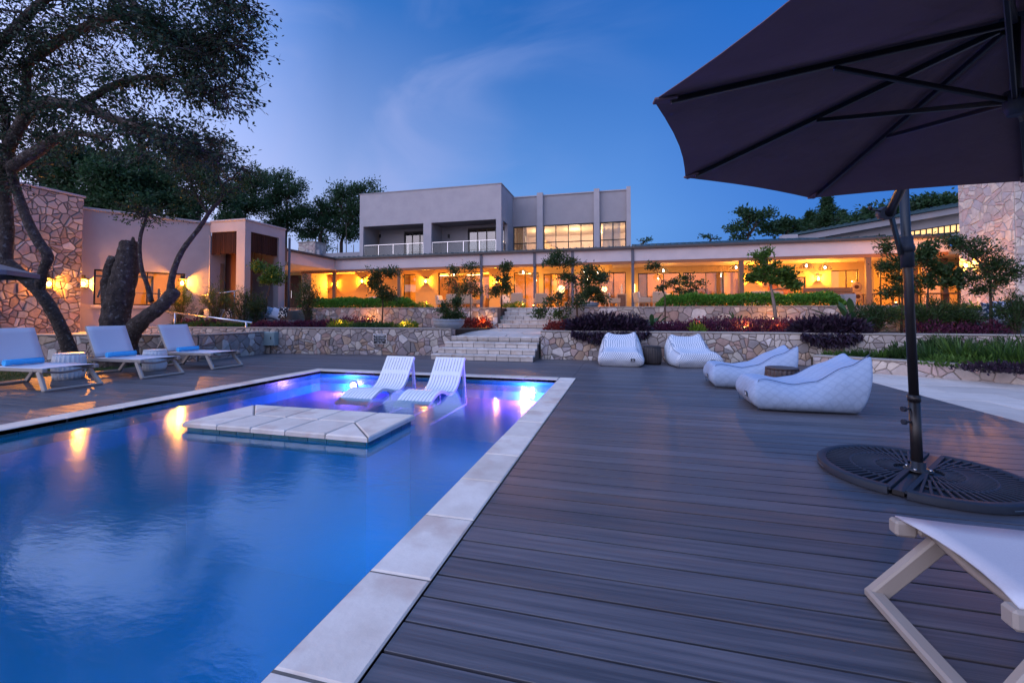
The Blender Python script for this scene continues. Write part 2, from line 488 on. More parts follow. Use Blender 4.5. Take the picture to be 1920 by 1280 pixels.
def wander(a, b, n, amp, rng):
    a = Vector(a); b = Vector(b); L_ = (b - a).length; pts = []
    ph = [rng.uniform(0, 6.28) for _ in range(6)]
    for i in range(n + 1):
        t = i / n; p = a.lerp(b, t); e = math.sin(PI * t) * amp * L_
        p += Vector((math.sin(ph[0] + 4 * t), math.sin(ph[1] + 5 * t), .5 * math.sin(ph[2] + 4 * t))) * e
        pts.append(p)
    return pts

def plant(name, label, cat, base, blobs, leaf, lm, bark='bark', trunk=None, r0=0.04, group=None, seed=1, twigs=14, per=60, lean=0.0, sig=0.09, up=0.2, stems=None, crown='crown', flat=1.0, spread=0.9, droop=0.0):
    """tree or shrub: tapered trunk, limbs to each blob, twigs inside the blobs with leaves around them.
    blobs: (centre, (rx, ry, rz), weight) in world coordinates"""
    rng = random.Random(seed); nr = np.random.default_rng(seed)
    base = Vector(base); t = thing(name, label, cat, base, 0, group)
    wood = MB(); cs = []; ds = []
    top = Vector(trunk[-1]) if trunk else None
    if trunk:
        pts = [base] + [Vector(p) for p in trunk]; n = len(pts)
        wood.tube(pts, [r0 * (1 - .55 * i / max(1, n - 1)) for i in range(n)], 7)
    for c, rad, wgt in blobs:
        c = Vector(c); rad = Vector(rad)
        src = top if top is not None else base + Vector((rng.uniform(-.06, .06), rng.uniform(-.06, .06), 0))
        if trunk and len(trunk) > 1: src = min([Vector(p) for p in trunk[len(trunk) // 2:]], key=lambda p: (p - c).length)
        limb = wander(src, c, 5, .07, rng); wood.tube(limb, [r0 * .42 * (1 - .7 * i / 5) for i in range(6)], 5)
        for k in range(max(1, int(twigs * wgt))):
            d = Vector((rng.gauss(0, 1), rng.gauss(0, 1), rng.gauss(0, 1) * flat)).normalized()
            e = c + Vector((d.x * rad.x, d.y * rad.y, d.z * rad.z)) * (rng.random() ** .45)
            s = limb[rng.randint(2, 5)]
            tw = wander(s, e, 4, .08, rng)
            wood.tube(tw, [max(.002, r0 * .14 * (1 - .8 * i / 4)) for i in range(5)], 4)
            m_ = max(3, int(per * rng.uniform(.6, 1.4)))
            tt = nr.random(m_) ** .5
            A = np.array([tuple(tw[1].lerp(tw[4], x)) for x in tt])
            A += nr.normal(0, 1, (m_, 3)) * sig * np.array([1, 1, .7])
            cs.append(A); dd = (e - s).normalized(); ds.append(np.tile([dd.x, dd.y, dd.z + up], (m_, 1)))
    wood.build('trunk' if trunk else 'stem', bark, t, off=base, recalc=False)
    leaf_mesh(crown, np.concatenate(cs), np.concatenate(ds), leaf[0], leaf[1], lm, t, nr, off=base, spread=spread, droop=droop)
    return t

def mound(name, label, cat, pts, leaf, lm, seed=1, group=None, n=900, kind=None, up=0.9, base_m='soil_green', spread=0.55):
    """low bushy mass: leaves over a lumpy body; pts = (centre, (rx,ry,rz)) half-ellipsoids"""
    nr = np.random.default_rng(seed); rng = random.Random(seed); base = Vector(pts[0][0]); t = thing(name, label, cat, base, 0, group, kind)
    cs = []; ds = []; st = MB()
    for c, r in pts:
        m_ = int(n / len(pts)); d = nr.normal(0, 1, (m_, 3)); d[:, 2] = np.abs(d[:, 2]) * .9; d /= np.linalg.norm(d, axis=1)[:, None]
        k = nr.uniform(.55, 1.05, m_)[:, None] * (1 + .13 * np.sin(d[:, :1] * 7 + seed) * np.cos(d[:, 1:2] * 6))
        cs.append(np.array(c) + d * k * np.array(r)); d2 = d.copy(); d2[:, 2] += up; ds.append(d2)
        for _ in range(14):
            a = rng.uniform(0, 6.28); e = Vector(c) + Vector((math.cos(a) * r[0] * .8, math.sin(a) * r[1] * .8, r[2] * rng.uniform(.3, .8)))
            st.tube(wander(Vector(c) + Vector((math.cos(a) * r[0] * .3, math.sin(a) * r[1] * .3, 0)), e, 3, .1, rng), [.008, .006, .005, .003], 4)
    st.build('stem', 'bark', t, off=base, recalc=False)
    leaf_mesh('foliage', np.concatenate(cs), np.concatenate(ds), leaf[0], leaf[1], lm, t, nr, off=base, spread=spread)
    return t

# ---------------------------------------------------------------- material list
STONE_COLS = [(.44, .37, .33), (.37, .31, .29), (.55, .49, .44), (.44, .30, .25), (.33, .29, .28), (.58, .51, .43), (.47, .39, .37), (.28, .25, .24), (.52, .38, .28), (.42, .37, .37), (.66, .60, .56), (.37, .26, .19), (.46, .34, .31), (.30, .25, .25)]
mat('stone', (.72, .72, .72), (1.08, 1.06, 1.04), rough=.85, scale=5, bump=.5, bscale=18, rnd=STONE_COLS, hue_rnd=.08, bdist=.015)
leaf_mat('stone_mix', (.30, .25, .23), (.60, .52, .45), 0, .9)
mat('stone_pale', (.75, .74, .74), (1.08, 1.06, 1.04), rough=.85, scale=5, bump=.5, bscale=18, rnd=[(.58, .50, .45), (.50, .42, .39), (.62, .55, .49), (.52, .40, .37), (.46, .42, .42), (.60, .52, .44)], hue_rnd=.1, bdist=.015)
mat('mortar', (.11, .09, .078), (.155, .125, .105), rough=.95, scale=20, bump=.3)
mat('mortar_mid', (.15, .12, .10), (.20, .165, .14), rough=.95, scale=20, bump=.3)
mat('mortar_pale', (.30, .255, .22), (.38, .33, .28), rough=.95, scale=20, bump=.3)
mat('plaster_bounce_lit', (.47, .42, .43), (.53, .47, .47), rough=.9, scale=1.3, contrast=(.35, .65), bump=.12, bscale=60)  # fascia plaster, lightened: bounce light off the terrace put into the colour
mat('plaster', (.37, .345, .36), (.42, .39, .40), rough=.9, scale=1.3, contrast=(.35, .65), bump=.12, bscale=60)
mat('plaster_grey', (.30, .285, .30), (.34, .32, .335), rough=.9, scale=1.3, bump=.12, bscale=60)
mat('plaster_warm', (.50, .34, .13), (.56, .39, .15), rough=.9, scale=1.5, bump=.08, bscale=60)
mat('ceiling_paint', (.54, .42, .27), (.58, .46, .30), rough=.85, scale=2)
mat('coping', (.60, .50, .41), (.76, .67, .57), rough=.7, scale=3.5, bump=.12, bscale=40, hue_rnd=.07, spots=((.52, .36, .28), 2.6, .54, .6))
mat('slab', (.46, .39, .33), (.58, .50, .43), rough=.75, scale=2.2, bump=.15, bscale=30, hue_rnd=.12, spots=((.30, .27, .25), 1.5, .58, .5))
mat('step_stone', (.50, .44, .39), (.62, .56, .50), rough=.8, scale=5, bump=.25, bscale=25, hue_rnd=.12, spots=((.42, .26, .16), 4.0, .58, .5))
mat('grout', (.13, .11, .09), (.17, .14, .12), rough=.9, scale=12)
mat('island_tile', (.012, .085, .11), (.03, .16, .17), rough=.25, scale=9, hue_rnd=.35)
mat('pool_plaster', (.01, .44, .76), (.02, .50, .82), rough=.7, scale=1.2)
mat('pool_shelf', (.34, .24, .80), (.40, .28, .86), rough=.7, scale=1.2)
mat('deck_gap_shade', (.008, .007, .007), rough=1)  # near-black sheet under the deck boards, shade of the gaps put into its colour
mat('soil', (.035, .025, .02), (.06, .042, .03), rough=1, scale=9, bump=.6, bscale=30)
mat('soil_green', (.02, .03, .012), (.03, .045, .018), rough=1, scale=9)
mat('lawn', (.03, .05, .012), (.05, .075, .02), rough=1, scale=6, bump=.5, bscale=60)
mat('far_ground', (.03, .045, .02), (.05, .06, .03), rough=1, scale=.05)
mat('white_plastic', (.74, .76, .78), (.80, .81, .82), rough=.35, scale=2)
mat('taupe_metal', (.34, .29, .25), (.37, .32, .28), rough=.45, scale=3, metal=0.0)
mat('sling', (.56, .58, .65), (.62, .64, .71), rough=.75, scale=140, bump=.1, bscale=260, bdist=.002)
mat('towel', (.06, .42, .84), (.09, .50, .9), rough=.95, scale=40, bump=.6, bscale=160, bdist=.006)
mat('black_metal', (.012, .011, .013), (.018, .016, .018), rough=.35, scale=5, spec=.5)
mat('black_plastic', (.012, .018, .032), (.02, .028, .046), rough=.62, scale=7)
mat('steel', (.55, .55, .57), rough=.25, metal=1.0)
mat('bright_steel', (.75, .76, .78), rough=.2, metal=1.0)
mat('dark_rattan', (.025, .02, .02), (.05, .04, .038), rough=.5, scale=8)
mat('brown_rattan', (.045, .03, .026), (.075, .052, .045), rough=.5, scale=8)
mat('parasol_cloth', (.17, .098, .105), (.205, .122, .13), rough=.9, scale=2, bump=.5, bscale=5, bdist=.03)
mat('grey_parasol_cloth', (.16, .155, .17), rough=.9)
mat('dark_wood', (.045, .018, .015), (.07, .028, .022), spec=.15, rough=.55, scale=4, stretch=(1, 1, .12), hue_rnd=.25)
mat('slat_wood', (.022, .010, .009), (.038, .017, .015), spec=.1, rough=.7, scale=4, stretch=(1, 1, .15), hue_rnd=.3)
mat('beam_wood', (.24, .085, .03), (.34, .13, .05), rough=.55, scale=5, stretch=(.1, 1, 1))
mat('post_wood', (.12, .06, .035), (.17, .09, .05), rough=.55, scale=5, stretch=(1, 1, .1))
mat('roof_sheet', (.03, .07, .085), (.04, .085, .10), rough=.4, scale=2, metal=.2)
mat('gutter', (.05, .04, .038), (.065, .052, .048), rough=.5, scale=2)
mat('frame_dark', (.018, .015, .015), rough=.4)
mat('column_paint', (.07, .075, .10), (.09, .09, .115), rough=.5, scale=3)
mat('wicker', (.34, .23, .15), (.46, .33, .22), rough=.7, scale=30, bump=.4, bscale=80)
mat('cream_cushion', (.62, .54, .46), (.70, .62, .54), rough=.95, scale=14)
mat('sofa_grey', (.05, .065, .075), (.07, .085, .095), rough=.9, scale=6)
mat('box_paint', (.24, .33, .34), (.27, .36, .37), rough=.45, scale=3)
mat('pot', (.22, .25, .28), (.30, .33, .36), rough=.8, scale=6, bump=.2)
mat('bark', (.045, .03, .022), (.10, .07, .055), rough=.95, scale=14, bump=.9, bscale=30, bdist=.03)
mat('dark_bark', (.03, .022, .019), (.10, .075, .065), rough=.95, scale=9, bump=1.0, bscale=22, bdist=.05, spots=((.22, .21, .20), 13, .58, .75))
mat('pale_bark', (.13, .10, .085), (.24, .20, .17), rough=.95, scale=9, bump=.8, bscale=22, bdist=.03, stretch=(1, 1, .4))
mat('white_print', (.75, .78, .82), rough=.6)
mat('sign_black', (.012, .014, .02), rough=.4)
mat('sign_brown', (.045, .02, .016), rough=.5)
mat('interior_cream', (.50, .33, .15), (.58, .39, .18), rough=.9, scale=1)
mat('interior_floor', (.30, .22, .15), (.36, .27, .19), rough=.4, scale=3)
mat('interior_peach', (.70, .56, .46), (.74, .60, .50), rough=.9, scale=1)
mat('curtain', (.44, .27, .14), (.54, .34, .18), rough=.9, scale=20, stretch=(1, 1, .02))
mat('art_panel', (.32, .10, .04), (.42, .16, .06), rough=.7, scale=12)
mat('basket', (.46, .32, .18), (.30, .18, .09), rough=.9, scale=25)
mat('cabinet', (.10, .05, .03), (.15, .08, .05), rough=.5, scale=7)
mat('gym_grey', (.10, .10, .11), rough=.3, metal=.6)
glow('bulb', (1.0, .62, .22), 16.0)
glow('white_bulb', (1.0, .88, .72), 26.0)
glow('shade_glow', (1.0, .60, .22), 5.0)
glow('pool_lens', (.62, .55, 1.0), 30.0)
glow('cove_light', (1.0, .72, .34), 7.0)
glow('spike_bulb', (1.0, .62, .16), 30.0)
clear('pane', (.86, .88, .90), 1.5, .015)
clear('pane_dark', (.40, .42, .45), 2.3, .02)
clear('rail_glass', (.86, .90, .92), 1.32, .01)
clear('water', (.42, .66, .95), 2.35, .10, bump=[(.7, (1, 1.6, 1), .5, .07), (6, (1, 2.2, 1), .2, .065), (22, (1, 2.4, 1), .1, .028)], gl=(.88, .98, 1), murk=(.36, (.0, .40, .64)))
leaf_mat('leaf_dark', (.010, .026, .016), (.036, .074, .036), .35)
leaf_mat('leaf_mid', (.018, .04, .012), (.055, .105, .03), .35)
leaf_mat('leaf_far', (.018, .05, .022), (.06, .125, .05), .4)
leaf_mat('leaf_light', (.04, .09, .014), (.10, .20, .035), .35)
leaf_mat('leaf_hedge', (.045, .14, .014), (.15, .34, .04), .35)
leaf_mat('leaf_lime', (.09, .15, .012), (.22, .30, .03), .4)
leaf_mat('leaf_purple', (.012, .008, .016), (.045, .022, .045), .2)
leaf_mat('leaf_violet', (.05, .012, .035), (.14, .03, .07), .3)
leaf_mat('leaf_red', (.12, .015, .02), (.30, .05, .035), .4)
leaf_mat('leaf_grass', (.02, .055, .014), (.06, .14, .03), .3)
leaf_mat('leaf_banana', (.03, .075, .025), (.06, .13, .045), .3)

def deck_material():
    m = mat('deck', (.043, .044, .055), (.106, .100, .112), rough=.44, scale=8, detail=9, contrast=(.36, .64), stretch=(.14, 4.5, 1), hue_rnd=.24, bump=.35, bscale=30, bdist=.003, spec=.7, spots=((.115, .072, .058), 1.6, .54, .55))
deck_material()

def beanbag_material(name, kind):
    m, nt, N, L, P = nodes_of(name)
    tc = N.new('ShaderNodeTexCoord')
    P.inputs['Roughness'].default_value = .9
    def stripe(d, fr):
        dt = N.new('ShaderNodeVectorMath'); dt.operation = 'DOT_PRODUCT'; L.new(tc.outputs['Object'], dt.inputs[0]); dt.inputs[1].default_value = tuple(x * fr for x in d)
        si = N.new('ShaderNodeMath'); si.operation = 'SINE'; L.new(dt.outputs['Value'], si.inputs[0]); ab = N.new('ShaderNodeMath'); ab.operation = 'ABSOLUTE'; L.new(si.outputs[0], ab.inputs[0]); return ab.outputs[0]
    if kind == 'zig': a, b = stripe((1, 1, -1), 62), stripe((1, -1, -1), 62)
    else: a, b = stripe((1, 1, 1), 24), stripe((1, -1, -1), 24)
    mx = N.new('ShaderNodeMath'); mx.operation = 'MULTIPLY'; L.new(a, mx.inputs[0]); L.new(b, mx.inputs[1])
    cr = N.new('ShaderNodeMapRange'); L.new(mx.outputs[0], cr.inputs[0])
    cr.inputs[1].default_value = .18; cr.inputs[2].default_value = .34
    c = N.new('ShaderNodeMix'); c.data_type = 'RGBA'; L.new(cr.outputs[0], c.inputs[0])
    if kind == 'zig': c.inputs[6].default_value = (.25, .32, .42, 1); c.inputs[7].default_value = (.66, .68, .72, 1)
    else: c.inputs[6].default_value = (.285, .365, .50, 1); c.inputs[7].default_value = (.31, .395, .535, 1)
    L.new(c.outputs[2], P.inputs['Base Color'])
    no = N.new('ShaderNodeTexNoise'); no.inputs['Scale'].default_value = 6; no.inputs['Detail'].default_value = 5; L.new(tc.outputs['Object'], no.inputs[0])
    n2 = N.new('ShaderNodeTexNoise'); n2.inputs['Scale'].default_value = 240; L.new(tc.outputs['Object'], n2.inputs[0])
    bu = N.new('ShaderNodeBump'); bu.inputs['Strength'].default_value = .4; bu.inputs['Distance'].default_value = .05; L.new(no.outputs[0], bu.inputs['Height'])
    b2 = N.new('ShaderNodeBump'); b2.inputs['Strength'].default_value = .2; b2.inputs['Distance'].default_value = .003; L.new(n2.outputs[0], b2.inputs['Height']); L.new(bu.outputs[0], b2.inputs['Normal'])
    L.new(b2.outputs[0], P.inputs['Normal'])
    MATS[name] = m
beanbag_material('zigzag_cloth', 'zig')
beanbag_material('lattice_cloth', 'lattice')
mat('piping_cloth', (.10, .14, .22), rough=.9)

def spot_cloth(name, bg, fg, scale, th):
    m, nt, N, L, P = nodes_of(name)
    tc = N.new('ShaderNodeTexCoord'); no = N.new('ShaderNodeTexVoronoi'); no.inputs['Scale'].default_value = scale; L.new(tc.outputs['Object'], no.inputs[0])
    mr = N.new('ShaderNodeMapRange'); mr.inputs[1].default_value = th; mr.inputs[2].default_value = th + .06; L.new(no.outputs['Distance'], mr.inputs[0])
    c = N.new('ShaderNodeMix'); c.data_type = 'RGBA'; L.new(mr.outputs[0], c.inputs[0]); c.inputs[6].default_value = (*fg, 1); c.inputs[7].default_value = (*bg, 1)
    L.new(c.outputs[2], P.inputs['Base Color']); P.inputs['Roughness'].default_value = .95; MATS[name] = m
spot_cloth('cushion_spot', (.02, .02, .025), (.72, .68, .64), 16, .38)
spot_cloth('cushion_lattice', (.03, .06, .12), (.62, .66, .72), 13, .42)
spot_cloth('cushion_speckle', (.42, .42, .50), (.12, .14, .20), 24, .3)
mat('cushion_blue', (.16, .28, .44), (.24, .36, .52), rough=.95, scale=10)
mat('cushion_pale', (.46, .50, .60), (.52, .56, .66), rough=.95, scale=10)
mat('cushion_dark', (.05, .055, .07), rough=.95)

# ================================================================ ground, deck, pool
tag(MB().box(-400, 400, -60, 900, -2.2, -1.9).build('ground', 'far_ground'), kind='structure')
g = MB(); g.box(-40, -11.32, -6, 12.5, -.25, -.02); tag(g.build('lawn', 'lawn'), kind='structure')

def poly_slab(parent, name, poly, z0, z1, m, gap=0.006, bev=0.012, off=(0, 0, 0), tilt=None):
    a = shrink([(p[0], p[1]) for p in poly], gap); b = shrink(a, bev)
    n = len(a); zt = tilt or (lambda x, y: 0.0)
    if not b or len(b) != n: b = a
    vs = [(x, y, z0 + zt(x, y)) for x, y in a] + [(x, y, z1 - bev + zt(x, y)) for x, y in a] + [(x, y, z1 + zt(x, y)) for x, y in b]
    fs = [tuple(range(n))[::-1]] + [(i, (i + 1) % n, n + (i + 1) % n, n + i) for i in range(n)] + [(n + i, n + (i + 1) % n, 2 * n + (i + 1) % n, 2 * n + i) for i in range(n)] + [tuple(range(2 * n, 3 * n))]
    return MB().add(vs, fs).build(name, m, parent, off=off)
def rect(x0, x1, y0, y1): return [(x0, y0), (x1, y0), (x1, y1), (x0, y1)]

# deck of composite boards running across the picture
PX0, PX1, PY0, PY1 = -6.80, -0.87, -3.6, 8.46          # outer edge of the pool coping
IX0, IX1, IY0, IY1 = -6.46, -1.20, -3.25, 8.12         # inner edge
DX0, DX1 = -11.3, 4.5
deck = MB()
deck.box(PX1 - .01, DX1 - .02, -2.0, 12.3, -.3, -.14); deck.box(DX0 + .02, PX0 + .01, -2.0, 12.3, -.3, -.14); deck.box(PX0 + .01, PX1 - .01, PY1 - .01, 12.3, -.3, -.14)
deck = tag(deck.build('deck', 'deck_gap_shade'), 'weathered grey brown deck of boards around the pool', kind='structure')
PITCH, GAP = 0.163, 0.0125
def board_mesh(l):
    o = MB().box(0, l, 0, PITCH - GAP, -.034, 0, .0014); me_o = o.build('board', 'deck', deck); me = me_o.data
    bpy.data.objects.remove(me_o); return me
b_right, b_left = board_mesh(DX1 - PX1 - .004), board_mesh(PX0 - DX0 - .004)
front_cut = [-11.3, -6.1, -0.95, 4.5]
b_front = [board_mesh(front_cut[i + 1] - front_cut[i] - .004) for i in range(3)]
y = PY1 + .004 - PITCH * 59
while y < 12.1:
    if y < PY1 - .01:
        share('board', b_right, deck, (PX1 + .002, y, random.uniform(-.0012, 0.0008)))
        if y > 1.2: share('board', b_left, deck, (DX0, y, random.uniform(-.0012, 0.0008)))
    else:
        for i in range(3): share('board', b_front[i], deck, (front_cut[i] + .002, y, random.uniform(-.0012, 0.0008)))
    y += PITCH

# pool
pool = MB()
pool.box(IX0 - .34, IX0 - .02, IY0 - .3, IY1 + .3, -1.9, -.045); pool.box(IX1 + .02, IX1 + .3, IY0 - .3, IY1 + .3, -1.9, -.045)
pool.box(IX0 - .018, IX1 + .018, IY1 + .02, IY1 + .3, -1.9, -.045); pool.box(IX0 - .018, IX1 + .018, IY0 - .3, IY0 - .02, -1.9, -.045)
pool.box(IX0 - .019, IX1 + .019, IY0 - .019, 5.4, -1.88, -1.5)
pool = tag(pool.build('swimming_pool', 'pool_plaster'), 'long blue lit swimming pool with pale stone coping set in the deck', 'pool', kind='structure')
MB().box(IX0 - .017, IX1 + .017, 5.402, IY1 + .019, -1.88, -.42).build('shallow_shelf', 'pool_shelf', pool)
def strip(x0, x1, y0, y1, along, step=0.6):
    k = 0
    if along == 'y':
        yy = y0
        while yy < y1 - .05:
            e = min(yy + step, y1); poly_slab(pool, 'coping_tile', rect(x0, x1, yy, e), -.044, .012 + random.uniform(-.002, .002), 'coping', .005, .009); yy = e
    else:
        xx = x0
        while xx < x1 - .05:
            e = min(xx + step, x1); poly_slab(pool, 'coping_tile', rect(xx, e, y0, y1), -.044, .012 + random.uniform(-.002, .002), 'coping', .005, .009); xx = e
strip(IX1, PX1, 1.27 - .6 * 8, PY1, 'y'); strip(PX0, IX0, -3.53, PY1, 'y'); strip(IX0, IX1, IY1, PY1, 'x', .658); strip(IX0, IX1, PY0, IY0, 'x', .658)
gm = MB(); gm.box(IX1 + .005, PX1 - .005, -3.5, PY1 - .005, -.043, .003); gm.box(PX0 + .005, IX0 - .005, -3.5, PY1 - .005, -.043, .004); gm.box(IX0 - .004, IX1 + .004, IY1 + .005, PY1 - .005, -.043, .0035)
gm.build('grout', 'grout', pool)
WATER = -.068
def tile_row(parent, a, b, nrm, z0, z1, step=.31, off=(0, 0, 0)):
    a = Vector(a); b = Vector(b); n = max(1, round((b - a).length / step)); nrm = Vector(nrm)
    for i in range(n):
        p = a.lerp(b, i / n); q = a.lerp(b, (i + 1) / n); d = (q - p).normalized() * .004
        MB().prism([p + d + Vector((0, 0, z0)), q - d + Vector((0, 0, z0)), q - d + Vector((0, 0, z1)), p + d + Vector((0, 0, z1))], nrm * .012).build('waterline_tile', 'island_tile', parent, off=off)
tile_row(pool, (IX0 - .018, IY1 + .018, 0), (IX1 + .018, IY1 + .018, 0), (0, -1, 0), -.25, -.048)
tile_row(pool, (IX0 - .018, 0.5, 0), (IX0 - .018, IY1, 0), (1, 0, 0), -.25, -.048)
tag(MB().add([(IX0 - .018, IY0 - .018, WATER), (IX1 + .018, IY0 - .018, WATER), (IX1 + .018, IY1 + .004, WATER), (IX0 - .018, IY1 + .004, WATER)], [(0, 1, 2, 3)]).build('pool_water', 'water'), 'still blue pool water with soft reflections', kind='structure')

# square island of pale slabs in the pool
AX0, AX1, AY0, AY1 = -4.90, -2.47, 3.82, 4.84
isl = thing('pool_island', 'low rectangular island of pale stone slabs standing in the pool', 'island', ((AX0 + AX1) / 2, (AY0 + AY1) / 2, -1.5))
O = tuple(isl.location)
MB().box(AX0 + .05, AX1 - .05, AY0 + .05, AY1 - .05, -1.5, -.035).build('plinth', 'pool_plaster', isl, off=O)
MB().box(AX0 + .02, AX1 - .02, AY0 + .02, AY1 - .02, -.034, .008).build('grout', 'grout', isl, off=O)
my = (AY0 + AY1) / 2; e = (AY1 - AY0) / 2; xs = [AX0, AX0 + e, AX0 + e + .46, AX1 - e - .50, AX1 - e, AX1]
sl = [[(AX0, AY0), (AX0 + e, my), (AX0, AY1)], [(AX1, AY0), (AX1, AY1), (AX1 - e, my)]]
for s_, y0 in ((1, AY0), (-1, AY1)):
    def q(*pts): return list(pts) if s_ == 1 else list(pts)[::-1]
    sl.append(q((AX0, y0), (xs[1], y0), (xs[1], my))); sl.append(q((AX1 - e, y0), (AX1, y0), (AX1 - e, my)))
    for i in (1, 2, 3): sl.append(q((xs[i], y0), (xs[i + 1], y0), (xs[i + 1], my), (xs[i], my)))
for p in sl: poly_slab(isl, 'paving_slab', p, -.033, .02, 'coping', .006, .014, off=O)
for a, b, n in (((AX0 + .05, AY0 + .05, 0), (AX1 - .05, AY0 + .05, 0), (0, -1, 0)), ((AX1 - .05, AY0 + .05, 0), (AX1 - .05, AY1 - .05, 0), (1, 0, 0)), ((AX0 + .05, AY0 + .05, 0), (AX0 + .05, AY1 - .05, 0), (-1, 0, 0))):
    tile_row(isl, a, b, n, -.2, -.036, .24, off=O)

# underwater lamps: two shine out of the far wall, more under the near end light the deep water
def pool_lamp(x, y, z, facing, label, power, col):
    t = thing('pool_light', label, 'pool light', (x, y, z), 0, 'underwater lamps of the pool')
    f = Vector(facing)
    MB().tube([Vector((0, 0, 0)), f * .03], .085, 20).build('housing', 'steel', t)
    MB().tube([f * .031, f * .04, f * .046], [.065, .055, .03], 20).build('lens', 'pool_lens', t)
    point_light(t, f * .16, power, col, .06)
pool_lamp(-5.62, IY1 - .002, -.27, (0, -1, 0), 'bright underwater lamp on the far pool wall left of the white chaises', 280, (.50, .18, 1.0))
pool_lamp(-1.72, IY1 - .002, -.27, (0, -1, 0), 'bright underwater lamp on the far pool wall near its right corner', 280, (.50, .18, 1.0))
for x in (-5.2, -2.4): point_light(pool, (x, IY0 + .3, -.75), 55, (.008, .5, 1.0), .12, 'deep_light')
for y in (.4, 2.2, 3.6): point_light(pool, (IX1 - .12, y, -.55), 14, (.008, .45, 1.0), .08, 'deep_light')

# pale paving to the right of the deck
pv = MB().box(DX1 + .02, 16, -2, 11.6, -.2, -.045); pv = tag(pv.build('paving', 'grout'), 'pale stone paving to the right of the deck', kind='structure')
yy = 2.0; r = 0
while yy < 11.4:
    xx = DX1 + .01 - (.6 if r % 2 else 0)
    while xx < 10.5:
        x0 = max(xx, DX1 + .01)
        if x0 < xx + 1.15: poly_slab(pv, 'paving_slab', rect(x0, xx + 1.2, yy, yy + .72), -.044, random.uniform(-.004, .001), 'slab', .004, .006)
        xx += 1.2
    yy += .72; r += 1

# ================================================================ garden walls of random rubble
def rubble_wall(label, p0, p1, z0, z1, thick, cell, seed, m='stone', mm='mortar', ends=(), cap=True, cat='wall', name='garden_wall', parent=None, joint=.007, drop=.25, cuts=()):
    p0 = Vector((p0[0], p0[1], 0)); p1 = Vector((p1[0], p1[1], 0)); U = (p1 - p0).normalized(); N = U.cross(Vector((0, 0, 1))); L_ = (p1 - p0).length
    b = p0 + Vector((0, 0, z0)); t = parent or thing(name, label, cat, b)
    off = tuple(b) if parent is None else tuple(parent.location)
    mb = MB(); M = Matrix(((U.x, -N.x, 0, 0), (U.y, -N.y, 0, 0), (0, 0, 1, 0), (0, 0, 0, 1)))
    M.translation = (p0 + p1) / 2 - N * thick / 2 + Vector((0, 0, (z0 + z1) / 2)); mb.cbox(M, L_ / 2, thick / 2, (z1 - z0) / 2)
    mb.build('core', mm, t, off=off)
    if cap:
        mb = MB(); M2 = M.copy(); M2.translation = (p0 + p1) / 2 - N * (thick / 2 - .012) + Vector((0, 0, z1 + .0185)); mb.cbox(M2, L_ / 2 - .004, thick / 2 + .022, .018, .008); mb.build('cap', 'mortar_pale', t, off=off)
    stones(t, p0 + Vector((0, 0, z0)), U, (0, 0, 1), L_, z1 - z0, cell, seed, m, joint, off=off, drop=drop)
    if 'right' in ends: stones(t, p1 + Vector((0, 0, z0)), -N, (0, 0, 1), thick, z1 - z0, cell, seed + 50, m, joint, off=off)
    return t
WA0, WA1 = (-16.4, 11.0), (-5.05, 12.2)
rubble_wall('long rubble stone wall behind the deck left of the steps, with a grey box and a sign', WA0, WA1, -.05, .80, .40, .172, 11, ends=('right',))
rubble_wall('lower rubble stone wall behind the sun loungers under the leaning tree', (-15.6, 7.82), (-11.0, 9.0), -.05, .68, .35, .2, 12)
rubble_wall('short return of rubble wall behind the third sun lounger', (-11.0, 9.02), (-11.2, 11.45), -.05, .68, .3, .2, 13)
rubble_wall('rubble stone wall right of the steps behind the bean bags', (-2.24, 12.0), (10.2, 12.1), -.05, .765, .40, .172, 14, drop=.15)
rubble_wall('low diagonal rubble wall edging the grassy bed beside the paving', (4.35, 11.5), (8.6, 8.62), -.05, .27, .26, .2, 15, m='stone_pale', mm='mortar_pale', drop=.1)
rubble_wall('upper rubble terrace wall under the left hedge', (-14.6, 15.5), (-4.54, 15.5), .55, 1.50, .4, .20, 16)
rubble_wall('upper rubble terrace wall under the right hedge', (-2.22, 15.5), (14.2, 15.5), .55, 1.50, .4, .225, 17)

def bed(name, pts, z, label):
    tag(MB().prism([(x, y, z - .25) for x, y in pts], (0, 0, .25)).build(name, 'soil'), label, kind='structure')
bed('planting_bed', [(-14.6, 11.55), (-5.1, 12.55), (-4.6, 15.49), (-14.6, 15.49)], .765, 'dark soil bed between the left garden walls')
bed('planting_bed', [(-2.22, 12.4), (15, 12.5), (15, 15.49), (-2.22, 15.49)], .74, 'dark soil bed between the right garden walls')
bed('planting_bed', [(4.75, 11.45), (8.75, 8.75), (10.2, 8.75), (10.2, 12.0), (4.5, 12.0)], .22, 'grassy bed behind the low diagonal wall')
# sloping path to the gym
tag(MB().add([(-19.2, 5, .68), (-15.6, 8.1, .66), (-11.15, 9.15, .55), (-11.3, 11.45, .55), (-16.4, 10.99, .60), (-19.2, 10.9, .70), (-16.4, 11.42, .72), (-14.5, 11.6, .74), (-14.5, 15.5, 1.05), (-18.5, 15.5, 1.05)], [(0, 1, 2, 3, 4), (0, 4, 5), (5, 4, 6), (5, 6, 7, 8, 9)]).build('path', 'slab'), 'pale path rising to the gym', kind='structure')

